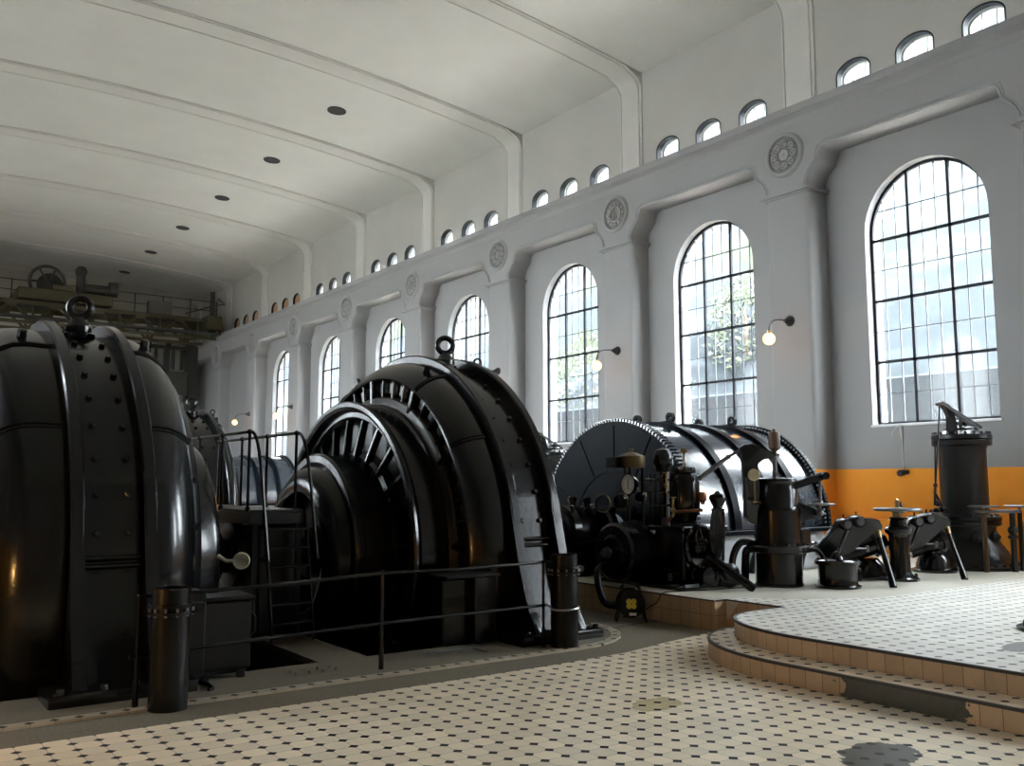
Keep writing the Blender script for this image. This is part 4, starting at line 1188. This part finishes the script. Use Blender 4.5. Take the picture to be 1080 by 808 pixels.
# ================================================================== PEDESTALS, RELIEF GEAR, VALVES
pt = empty('oil_pot', (10.86, 7.46, HP), 'small squat black pot with fittings on its lid, beside the upright cylinder', 'pot')
o_ = (10.86, 7.46, HP)
m = MB(); m.lathe([(0, .29), (.03, .30), (.05, .26), (.10, .25), (.28, .26), (.31, .275)], o_, (0, 0, 1), 36); m.build('pot_body', 'black', pt)
m = MB(); m.lathe([(.31, .30), (.35, .30), (.37, .27), (.38, 0)], o_, (0, 0, 1), 36); ld = m.build('lid', 'black', pt)
for i in range(8):
    a = 2 * PI * i / 8; bolt_mb(Vector(o_) + Vector((.25 * cos(a), .25 * sin(a), .36)), (0, 0, 1), .018, .025).build('bolt', 'black', ld)
m = MB(); m.lathe([(.37, .09), (.40, .07), (.44, .045), (.47, .045), (.48, .02)], o_, (0, 0, 1), 20); m.tube([Vector(o_) + Vector(p) for p in ((-.02, -.05, .42), (-.1, -.1, .5), (-.16, -.12, .46), (-.17, -.13, .37))], .02, 8); m.build('lid_fitting', 'black', pt)
m = MB(); m.lathe([(0, .09), (.05, .09), (.06, .05)], Vector(o_) + Vector((.2, -.15, .17)), (.8, -.6, 0), 16); m.build('side_cap', 'black', pt)
m = MB(); m.cyl(Vector(o_) + Vector((.27, .02, .2)), Vector(o_) + Vector((.40, -.03, .18)), .03); m.uv(Vector(o_) + Vector((.40, -.03, .18)), .045, n=12); m.build('drain_cock', 'dull_steel', pt)

def relief(dx, label):
    d0 = dep(11.2, 7.55) + .36
    r = empty('relief_valve', (11.2, 7.9, HP), label, 'valve', 'relief valves with slanted struts')
    tw = Vector((FWD.x, FWD.y, 0)).normalized()
    arm = [(862, 585), (861, 577), (872, 565), (884, 549), (888, 546.5), (900, 546), (917, 546.5), (925, 548), (928, 553), (927, 560), (922, 562), (917, 559.5), (911, 565), (905, 573), (898, 581), (884, 588), (868, 591)]
    m = MB(); m.prism([at(x, y, d0) - tw * .09 for x, y in arm], tw * .2, .03); m.build('rocker_arm', 'black', r)
    for (x, y) in ((889.5, 553), (903, 550)):
        m = MB(); c = at(x, y, d0); m.lathe([(-.17, .075), (-.14, .085), (.14, .085), (.17, .06)], c, tw, 20); pv = m.build('pivot_boss', 'black', r)
        m = MB(); m.lathe([(.171, .055), (.185, .05), (.187, 0)], c, -tw, 16, cap=False); m.build('pivot_cap', 'dull_steel', pv)
        m = MB(); m.cyl(c + Vector((0, 0, .08)), c + Vector((0, 0, .14)), .012, seg=8); m.build('grease_nipple', 'black', pv)
    m = MB(); a_ = at(924, 556, d0); m.uv(a_, .085, n=18); m.build('knuckle', 'black', r)
    b_ = Vector((11.42, 7.0, HP)); dv = (b_ - a_)
    m = MB(); m.cyl(a_ + dv * .08, a_ + dv * .20, .05, .036); m.build('brass_collar', 'dull_brass', r)
    m = MB(); m.cyl(a_ + dv * .19, b_, .034, .048, 16); m.build('strut', 'pipe_black', r)
    # nozzle body behind with flange and foot
    m = MB(); p0, p1 = at(886, 588, d0 + .45), at(922, 574, d0 + .45); m.cyl(p0, p1, .10, .15, 24); m.cyl(p1, at(934, 570, d0 + .45), .13, .10, 24); nz = m.build('nozzle', 'black', r)
    m = MB(); dd = (p1 - p0).normalized(); m.lathe([(-.03, .19), (.03, .19)], p1, dd, 28); m.build('nozzle_flange', 'black', nz)
    q = at(914, 600, d0 + .5); 
    m = MB(); m.lathe([(0, .34), (.04, .34), (.06, .27), (.20, .24), (.30, .16)], (q.x, q.y, HP), (0, 0, 1), 30); m.build('valve_foot', 'black', r)
    m = MB(); m.tube([at(x, y, d0 - .12) for x, y in ((896, 557), (890, 570), (886, 580))], .012, 6); m.build('tie_rod', 'dull_steel', r)
    m = MB(); m.cyl(at(903, 579, d0 + .1), at(916, 579, d0 + .1), .014, seg=8); m.cyl(at(915, 576, d0 + .1), at(915, 582, d0 + .1), .02, seg=8); m.build('spindle', 'dull_steel', r)
    return r
rv = relief(0, 'slanted black strut and rocker arm directly behind the small squat pot')
oo = origin(rv)
copy_tree(rv, loc=(oo.x + 1.74, oo.y - .06, oo.z), label='second slanted strut and rocker arm, right of the wheel pedestal')

def wheel_pedestal(x, y, label):
    p = empty('wheel_pedestal', (x, y, HP), label, 'pedestal', 'hand wheel pedestals')
    o_ = (x, y, HP)
    m = MB(); m.lathe([(0, .26), (.035, .26), (.05, .22), (.10, .16), (.16, .145), (.62, .135), (.66, .15)], o_, (0, 0, 1), 12, cap=True); m.build('column', 'black', p, 20)
    for i in range(4):
        a = 2 * PI * i / 4 + .6; bolt_mb(Vector(o_) + Vector((.21 * cos(a), .21 * sin(a), .035)), (0, 0, 1), .025, .05).build('bolt', 'black', p)
    m = MB(); m.lathe([(.66, .16), (.69, .19), (.73, .20), (.76, .17), (.78, .12), (.86, .11), (.88, .13), (.90, .11)], o_, (0, 0, 1), 30); m.build('collar', 'black', p)
    m = MB(); m.lathe([(.90, .075), (.96, .07)], o_, (0, 0, 1), 20); m.build('brass_nut', 'brass', p)
    m = MB(); c = Vector(o_) + Vector((0, 0, 1.01))
    m.lathe([(-.05, .08), (.02, .09), (.03, .05)], c, (0, 0, 1), 20); m.torus(c, (0, 0, 1), .31, .022, 44, 10)
    for i in range(6):
        a = 2 * PI * i / 6; m.cyl(c + Vector((.05 * cos(a), .05 * sin(a), 0)), c + Vector((.31 * cos(a), .31 * sin(a), 0)), .016, seg=8)
    m.lathe([(-.008, .30), (.004, .30)], c, (0, 0, 1), 40)
    wh = m.build('hand_wheel', 'dull_steel', p)
    m = MB(); m.lathe([(0, .035), (.12, .03), (.14, .0)], c + Vector((0, 0, .02)), (0, 0, 1), 12); m.build('spindle', 'brass', wh)
    m = MB(); m.lathe([(0, .02), (.08, .02), (.10, .01)], c + Vector((.10, .0, .01)), (0, 0, 1), 10); m.build('grip', 'black', wh)
    return p
wp = wheel_pedestal(12.36, 7.46, 'black pedestal with flat hand wheel between the two slanted struts')
ff = empty('floor_socket', (9.31, 4.12, HP), 'black cast floor flange just showing at the right edge of the platform', 'floor flange')
m = MB(); m.lathe([(0, .28), (.03, .28), (.045, .25), (.06, .16), (.16, .14), (.16, .10), (.02, .10)], (9.31, 4.12, HP), (0, 0, 1), 36, cap=False); m.build('flange', 'black', ff)
for i in range(8):
    a = 2 * PI * i / 8; bolt_mb((9.31 + .22 * cos(a), 4.12 + .22 * sin(a), HP + .035), (0, 0, 1), .02, .03).build('bolt', 'black', ff)

vx, vy = 15.18, 7.94; dV = dep(vx, vy)
def make_valve():
    v = empty('main_valve', (vx, vy, HP), 'tall black flanged valve cylinder below the nearest window', 'valve', 'tall valve cylinders')
    o_ = (vx, vy, HP)
    m = MB(); m.lathe([(0, .80), (.05, .80), (.06, .77), (.075, .70), (.10, .69)], o_, (0, 0, 1), 60); bf = m.build('base_flange', 'black2', v)
    for i in range(30):
        a = 2 * PI * i / 30; bolt_mb(Vector(o_) + Vector((.745 * cos(a), .745 * sin(a), .06)), (0, 0, 1), .026, .035).build('bolt', 'black2', bf)
    m = MB(); m.lathe([(.08, .69), (.16, .675), (.28, .61), (.40, .52), (.50, .46), (.56, .45), (.70, .45)], o_, (0, 0, 1), 60); dm = m.build('dome', 'black2', v)
    for a in (-2.3, -1.6):
        m = MB(); m.lathe([(.40, .09), (.50, .09), (.52, .06), (.56, .03)], Vector(o_) + Vector((0, 0, .52)), (cos(a), sin(a), 0), 20); m.build('inspection_cap', 'black2', dm)
    m = MB(); m.lathe([(.68, .46), (.70, .53), (.76, .54), (.775, .50), (.785, .54), (.84, .54), (.86, .46), (.88, .40)], o_, (0, 0, 1), 56); mf = m.build('middle_flange', 'black2', v)
    for i in range(18):
        a = 2 * PI * i / 18; bolt_mb(Vector(o_) + Vector((.48 * cos(a), .48 * sin(a), .84)), (0, 0, 1), .024, .03).build('bolt', 'black2', mf)
    m = MB(); m.lathe([(.86, .37), (1.95, .37), (2.02, .39)], o_, (0, 0, 1), 56); m.build('cylinder', 'black2', v)
    m = MB(); m.lathe([(2.0, .40), (2.02, .46), (2.10, .47), (2.115, .445), (2.125, .47), (2.19, .47), (2.21, .45), (2.22, .41), (2.25, .37), (2.27, .28), (2.31, .26), (2.34, .2), (2.36, .12), (2.42, .10), (2.44, 0)], o_, (0, 0, 1), 56); tf = m.build('top_flange', 'black2', v)
    for i in range(20):
        a = 2 * PI * i / 20; bolt_mb(Vector(o_) + Vector((.43 * cos(a), .43 * sin(a), 2.20)), (0, 0, 1), .026, .035).build('bolt', 'black2', tf)
    tw = Vector((FWD.x, FWD.y, 0)).normalized()
    m = MB(); m.prism([at(x, y, dV) - tw * .06 for x, y in ((999, 462), (1000, 440), (996, 431), (991, 427), (993, 424.5), (999, 426.5), (1004, 432), (1007, 445), (1011, 462))], tw * .12, .012); m.build('fulcrum_bracket', 'black2', v)
    m = MB()
    for s in (-.07, .07):
        a_, b_ = at(991, 425, dV) + tw * s, at(1033, 452, dV) + tw * s; dv = b_ - a_
        m.obox((a_ + b_) / 2, (dv.length, .02, .05), dv, tw, dv.cross(tw))
    m.cyl(at(991, 426, dV) - tw * .1, at(991, 426, dV) + tw * .1, .03)
    m.cyl(at(1013, 440, dV), at(1013, 452, dV), .03); m.build('lever', 'dull_steel', v)
    m = MB(); m.tube([at(991, 427, dV - .1), at(989, 470, dV - .35), at(986.5, 512, dV - .5)], .014, 8); m.tube([at(986, 462, dV - .5), at(986.5, 512, dV - .5)], .012, 8)
    m.tube([at(986.5, 512, dV - .5), at(986, 533, dV - .5)], .02, 8); m.uv(at(986.5, 512, dV - .5), .035, n=10); m.build('pull_rod', 'black2', v)
    foot = at(989, 600, dV - .55); foot.z = HP
    m = MB(); m.cyl(foot, (foot.x, foot.y, 1.20), .035, seg=12); m.build('side_post', 'black2', v)
    m = MB(); c = Vector((foot.x, foot.y, 1.2)); m.lathe([(-.01, .15), (.0, .16), (.012, .15), (.02, .03), (.06, .02)], c + Vector((-.08, .02, .06)), (0, 0, 1), 24)
    m.box(c + Vector((-.06, -.06, -.12)), c + Vector((.3, .06, .04)), .01); m.tube([c + Vector((.02, 0, .4)), c + Vector((.2, 0, .2)), c + Vector((.38, 0, .1))], .02, 8)
    for q in ((.1, 0, .22), (.22, 0, .12), (.05, 0, .1)): m.uv(c + Vector(q), .055, n=10)
    m.build('pilot_valve', 'black2', v)
    return v
mv = make_valve()
copy_tree(mv, loc=(vx, vy + DY, HP), label='far valve lever poking up left of the turbine drum')
st = empty('pipe_stand', (15.3, 7.1, HP), 'low stand of thin pipes with disc tops before the tall valve', 'stand')
fa_, fb_ = at(1041, 603, 14.25), at(1071, 603, 14.3)
fa_.z = fb_.z = HP; ZT = 1.30
dd = (fb_ - fa_).normalized(); nn = Vector((-dd.y, dd.x, 0))
m = MB(); c = (fa_ + fb_) / 2; m.obox(Vector((c.x, c.y, ZT)), ((fb_ - fa_).length + .22, .14, .05), dd, nn, (0, 0, 1), .008); m.build('top_bar', 'dull_steel', st)
m = MB(); m.cyl(fa_, (fa_.x, fa_.y, ZT), .04, seg=12); l1 = m.build('leg', 'wood', st); l1['label'] = 'rusty brown leg'
m = MB(); m.cyl(fb_, (fb_.x, fb_.y, ZT), .045, seg=12); m.uv((fb_.x, fb_.y, 1.0), .08, n=12); m.cyl((fb_.x - .12, fb_.y, .9), (fb_.x + .1, fb_.y, .9), .03); m.build('leg', 'black2', st)
f3 = fb_ + dd * .2 + nn * .1
m = MB(); m.cyl(f3, (f3.x, f3.y, ZT + .02), .035, seg=12); m.build('leg', 'black2', st)
for c in (fa_, f3):
    m = MB(); m.lathe([(ZT + .02, .02), (ZT + .06, .02), (ZT + .065, .22), (ZT + .085, .23), (ZT + .095, .2), (ZT + .1, 0)], (c.x, c.y, 0), (0, 0, 1), 32); m.build('disc_top', 'dull_steel', st)
# ================================================================== RAILING WITH TUBE POSTS
def bollard(x, y, h, label):
    b = empty('tube_bollard', (x, y, 0), label, 'bollard', 'black tube bollards')
    R_ = .148
    m = MB(); m.lathe([(0, R_), (h, R_), (h, R_ - .012), (h - .35, R_ - .012), (h - .35, 0)], (x, y, 0), (0, 0, 1), 40, cap=False); m.build('tube', 'pipe_black', b)
    m = MB(); zc_ = h - .19
    for z in (zc_, zc_ + .055): m.lathe([(-.012, R_), (-.012, R_ + .03), (.012, R_ + .03), (.012, R_)], (x, y, z), (0, 0, 1), 40, cap=False)
    cl = m.build('clamp_collar', 'pipe_black', b)
    for i in range(12):
        a = 2 * PI * i / 12
        for z in (zc_ + .012, ):
            m = MB(); p = Vector((x + (R_ + .018) * cos(a), y + (R_ + .018) * sin(a), z)); m.cyl(p - Vector((0, 0, .035)), p + Vector((0, 0, .055)), .011, seg=8); m.build('bolt', 'dull_steel', cl)
    m = MB(); m.box((x + R_ + .0, y - .05, zc_ - .01), (x + R_ + .1, y + .05, zc_ + .06), .01); m.build('clamp_lug', 'pipe_black', cl)
    return b
B1 = Vector((2.13, 7.49, 0)); B2 = Vector((6.31, 7.71, 0))
bollard(B1.x, B1.y, .93, 'black open tube bollard before the foot of the left generator')
bollard(B2.x, B2.y, .985, 'black open tube bollard at the right end of the railing')
rl = empty('pipe_railing', (4.16, 7.80, 0), 'thin black two bar railing in front of the middle generator', 'railing')
t0, t1 = Vector((1.93, 7.62, .86)), Vector((6.10, 7.80, .905))
m = MB(); m.tube([t0, t0 * .75 + t1 * .25, Vector((4.16, 7.80, .90)), t0 * .25 + t1 * .75, t1, Vector((6.2, 7.74, .905))], .0165, 10); m.build('top_rail', 'pipe_black', rl)
m = MB(); m.tube([Vector((1.86, 7.62, .40)), Vector((2.3, 7.72, .40)), Vector((4.16, 7.80, .435)), Vector((6.14, 7.80, .45))], .0155, 10); m.build('lower_rail', 'pipe_black', rl)
for (x, y, h) in ((1.92, 7.62, .88), (4.16, 7.80, .93), (6.11, 7.82, .92)):
    m = MB(); m.cyl((x, y, 0.0), (x, y, h), .0165, seg=10); m.cyl((x, y, 0.0), (x, y, .2), .024, seg=10); m.uv((x, y, h - .02), .022, n=10); m.build('post', 'pipe_black', rl)
m = MB()
pts = [Vector((B2.x + .158 * cos(a), B2.y + .158 * sin(a), .44 - .03 * sin(a * .5))) for a in [PI + PI * i / 14 for i in range(15)]]
m.tube([Vector((6.12, 7.80, .46)), Vector((6.13, 7.76, .45))] + pts, .011, 8); m.build('wire_loop', 'steel', rl)

# ================================================================== CABLE REEL
cr = empty('cable_reel', (8.14, 8.62, 0), 'small black cable reel with yellow sockets against the tiled platform side', 'cable reel')
rc = Vector((8.14, 8.62, .235)); rn = Vector((-.60, -.80, .0)).normalized(); ru = Vector((0, 0, 1)); rs = ru.cross(rn)
m = MB(); m.lathe([(-.10, .175), (-.09, .18), (-.08, .175), (-.08, .12), (.05, .12), (.05, .175), (.06, .18), (.07, .175), (.075, .10), (.085, .095), (.085, 0)], rc, rn, 40, cap=True); rd = m.build('reel_drum', 'pipe_black', cr)
m = MB(); m.lathe([(-.075, .155), (.045, .155)], rc, rn, 40); m.build('wound_cable', 'black2', rd)
m = MB()
for i in range(4):
    a = PI / 4 + PI / 2 * i; m.lathe([(.085, .034), (.10, .034), (.103, .026), (.095, .022), (.095, 0)], rc + (rs * cos(a) + ru * sin(a)) * .042, rn, 18)
sk = m.build('socket_plate', 'yellow', rd); sk['label'] = 'yellow four socket plate'
m = MB(); m.obox(rc + rn * .075 + ru * -.13 + rs * .02, (.09, .035, .004), rs, ru, rn); m.build('sticker', 'dial', rd)
m = MB()
for s in (-.115, .09):
    c = rc + rn * s
    m.tube([c + rs * .19 - ru * .225, c + rs * .16 - ru * .1, c + rs * .11 + ru * .20, c - rs * .11 + ru * .20, c - rs * .16 - ru * .1, c - rs * .19 - ru * .225], .011, 8)
for s in (-.19, .19): m.cyl(rc + rs * s - ru * .223 - rn * .13, rc + rs * s - ru * .223 + rn * .11, .012, seg=8)
m.cyl(rc - rs * .11 + ru * .20 + rn * .09, rc - rs * .11 + ru * .20 - rn * .115, .011, seg=8); m.cyl(rc + rs * .11 + ru * .20 + rn * .09, rc + rs * .11 + ru * .20 - rn * .115, .011, seg=8)
m.build('stand_frame', 'pipe_black', cr)
m = MB(); m.tube([rc - rs * .1 + ru * .20, rc - rs * .09 + ru * .25, rc + rs * .09 + ru * .25, rc + rs * .1 + ru * .20], .016, 8); m.build('handle', 'pipe_black', cr)
m = MB(); m.tube([Vector((8.22, 8.52, .12)), Vector((8.40, 8.40, .25)), Vector((8.44, 8.38, .35)), Vector((8.55, 8.40, .366)), Vector((8.75, 8.36, .364)), Vector((9.4, 8.2, .364)), Vector((9.9, 8.15, .364)), Vector((10.05, 7.95, .38))], .007, 6); m.build('lead', 'pipe_black', cr)

# ================================================================== OVERHEAD CRANE
YC0, YC1 = 50.2, 52.6
cr_ = empty('overhead_crane', (6.0, 51.4, 10.0), 'olive green overhead travelling crane at the far end of the hall', 'crane')
xa, xb = -4.2, 16.1; zt, zb = 10.68, 9.72
for y in (YC0, YC1):
    m = MB()
    m.box((xa, y - .12, zt - .09), (xb, y + .12, zt + .09)); m.box((xa, y - .10, zb - .08), (xb, y + .10, zb + .08))
    n = 10; dx = (xb - xa) / n
    for i in range(n):
        x = xa + i * dx
        p, q = Vector((x, y, zt)), Vector((x + dx / 2, y, zb)); r_ = Vector((x + dx, y, zt))
        for a_, b_ in ((p, q), (q, r_)):
            d = b_ - a_; m.obox((a_ + b_) / 2, (.11, .11, d.length), d.cross(Vector((0, 1, 0))), (0, 1, 0), d)
        m.box((x + dx / 2 - .05, y - .05, zb), (x + dx / 2 + .06, y + .06, zt))
        m.box((x - .25, y - .13, zt - .22), (x + .25, y + .13, zt + .10)); m.box((x + dx / 2 - .25, y - .11, zb - .09), (x + dx / 2 + .25, y + .11, zb + .17))
    m.build('truss_girder', 'crane', cr_)
m = MB(); m.box((xa, YC0 + .1, zt + .1), (xb, YC1 - .1, zt + .16)); m.box((xa, YC0 - .9, zb + .15), (xb, YC0, zb + .22)); m.build('walkway', 'crane_dark', cr_)
m = MB()
for i in range(15):
    x = xa + (xb - xa) * i / 14
    m.box((x - .025, YC0 - .03, zt + .1), (x + .025, YC0 + .03, zt + 1.15))
for z in (zt + .6, zt + 1.12): m.box((xa, YC0 - .02, z - .02), (xb, YC0 + .02, z + .02))
m.build('guard_rail', 'crane_dark', cr_)
for x in (xa + .1, xb - .6):
    m = MB(); m.box((x - .2, YC0 - 1.0, 10.1), (x + .6, YC1 + 1.0, 10.85), .04); m.build('end_carriage', 'crane', cr_)
    m = MB()
    for y in (YC0 - .5, YC1 + .5): m.cyl((x + .0, y, 10.2), (x + .4, y, 10.2), .20, seg=20)
    m.build('wheel', 'crane_dark', cr_)
m = MB(); m.box((15.5, YC0 - .9, 10.8), (15.7, YC0 - .7, 12.2)); m.tube([(14.2, YC0 - .8, 10.85), (15.6, YC0 - .8, 11.4), (16.3, YC0 - .8, 11.6), (15.9, YC0 - .8, 11.85)], .04, 6); m.build('collector_arm', 'crane_dark', cr_)
m = MB(); m.box((12.4, YC0 - .25, zt + .1), (13.6, YC0 + .2, zt + .8), .02); m.build('control_box', 'crane_box', cr_)
# trolley with winding drum
tx = 8.0
m = MB(); m.box((tx - 1.8, YC0 - .3, zt + .2), (tx + 2.6, YC1 + .3, zt + .75), .03); tr = m.build('trolley_frame', 'crane', cr_)
m = MB(); m.lathe([(-.9, .60), (-.8, .60), (-.8, .48), (.8, .48), (.8, .60), (.9, .60)], (tx - .1, 51.4, zt + 1.1), (.25, 1, 0), 36); m.build('winding_drum', 'crane_dark', tr)
m = MB(); gc_ = Vector((tx - .5, YC0 - .1, zt + 1.15)); m.torus(gc_, (0, 1, 0), .80, .08, 36, 8)
for i in range(6):
    a = PI * i / 3; m.cyl(gc_, gc_ + Vector((.8 * cos(a), 0, .8 * sin(a))), .05, seg=8)
m.build('gear_wheel', 'crane_dark', tr)
m = MB(); m.cyl((tx + 1.1, YC0 + .2, zt + .75), (tx + 1.1, YC0 + .2, zt + 1.9), .22); m.uv((tx + 1.1, YC0 + .2, zt + 1.95), .3, n=14); m.cyl((tx + 1.3, YC0 + .3, zt + 1.1), (tx + 2.7, YC0 + .3, zt + 1.1), .28); m.cyl((tx + 2.5, YC0 + .3, zt + 1.2), (tx + 2.9, YC0 + .3, zt + 1.2), .40); m.build('hoist_motor', 'crane_dark', tr)
m = MB(); m.box((tx - .3, YC0 - .4, zt + .75), (tx + .7, YC0 - .2, zt + 1.0)); m.build('brake_box', 'crane', tr)
# crane runway stanchion and switchgear wall at the far end
sw = empty('switchgear_rack', (13.5, 55.5, 0), 'dark steel switchgear rack below the crane at the far end', 'rack')
m = MB()
for x in (11.5, 12.6, 13.7, 14.8, 15.9):
    m.box((x - .1, 54.6, HP), (x + .1, 54.9, 10.0))
for z in (3.0, 5.2, 9.7): m.box((11.4, 54.6, z - .1), (16.0, 54.9, z + .1))
m.build('rack_frame', 'crane_dark', sw)
m = MB(); m.box((11.4, 54.4, 6.9), (15.9, 54.6, 8.3), .02); b = m.build('board', 'crane_box', sw)
m = MB()
for i in range(9): m.cyl((11.6 + i * .5, 54.75, 8.4), (11.6 + i * .5, 54.75, 9.7), .10, seg=10)
m.build('insulator', 'crane_dark', sw)
m = MB(); m.box((15.95, 54.0, HP), (16.3, 54.5, 10.0)); m.build('corner_post', 'crane_dark', sw)

# ================================================================== ASSUMED LAMP, UNSEEN, LEFT OF THE GENERATOR
wl = empty('assumed_lamp', (-.9, 6.6, 0), 'warm work lamp on a low stand beyond the left edge', 'lamp')  # unseen lamp, assumed: added for the warm glow on floor and generator
m = MB()
for a in (0, 2.1, 4.2): m.cyl((-.9, 6.6, .55), (-.9 + .3 * cos(a), 6.6 + .3 * sin(a), .0), .012, seg=8)
m.cyl((-.9, 6.6, .5), (-.9, 6.6, .95), .015, seg=8); m.build('stand', 'pipe_black', wl)
m = MB(); ld_ = Vector((1.0, .42, -.62)).normalized(); c = Vector((-.9, 6.6, 1.02)); m.lathe([(-.10, .04), (-.08, .12), (.10, .17), (.10, .16), (-.06, .11), (-.07, 0)], c, ld_, 24, cap=False); m.build('reflector', 'lamp_iron', wl)
m = MB(); m.uv(c - ld_ * .02, .05, n=14); m.build('bulb', 'bulb', wl)
# ================================================================== LIGHT
w = bpy.data.worlds.new('sky'); S.world = w; w.use_nodes = True
nt = w.node_tree; nt.nodes.clear()
ow = nt.nodes.new('ShaderNodeOutputWorld'); bg = nt.nodes.new('ShaderNodeBackground')
bg.inputs[0].default_value = (.93, .965, 1.0, 1); bg.inputs[1].default_value = 9.0
nt.links.new(bg.outputs[0], ow.inputs[0])
sl = bpy.data.lights.new('sun', 'SUN'); sl.energy = 13.0; sl.color = (1.0, .95, .88); sl.angle = .01
so = bpy.data.objects.new('sun', sl); COL.objects.link(so)
el = math.radians(66)
so.rotation_euler = Vector((-.10, .66, -.74)).to_track_quat('-Z', 'Y').to_euler()
c = S.cycles
c.max_bounces = 8; c.diffuse_bounces = 5; c.glossy_bounces = 4; c.transmission_bounces = 4; c.transparent_max_bounces = 12
c.caustics_reflective = False; c.caustics_refractive = False
c.sample_clamp_indirect = 6.0
c.use_denoising = True
S.view_settings.view_transform = 'Standard'; S.view_settings.look = 'None'
S.view_settings.exposure = 2.32; S.view_settings.gamma = 1.0; S.view_settings.use_curve_mapping = False
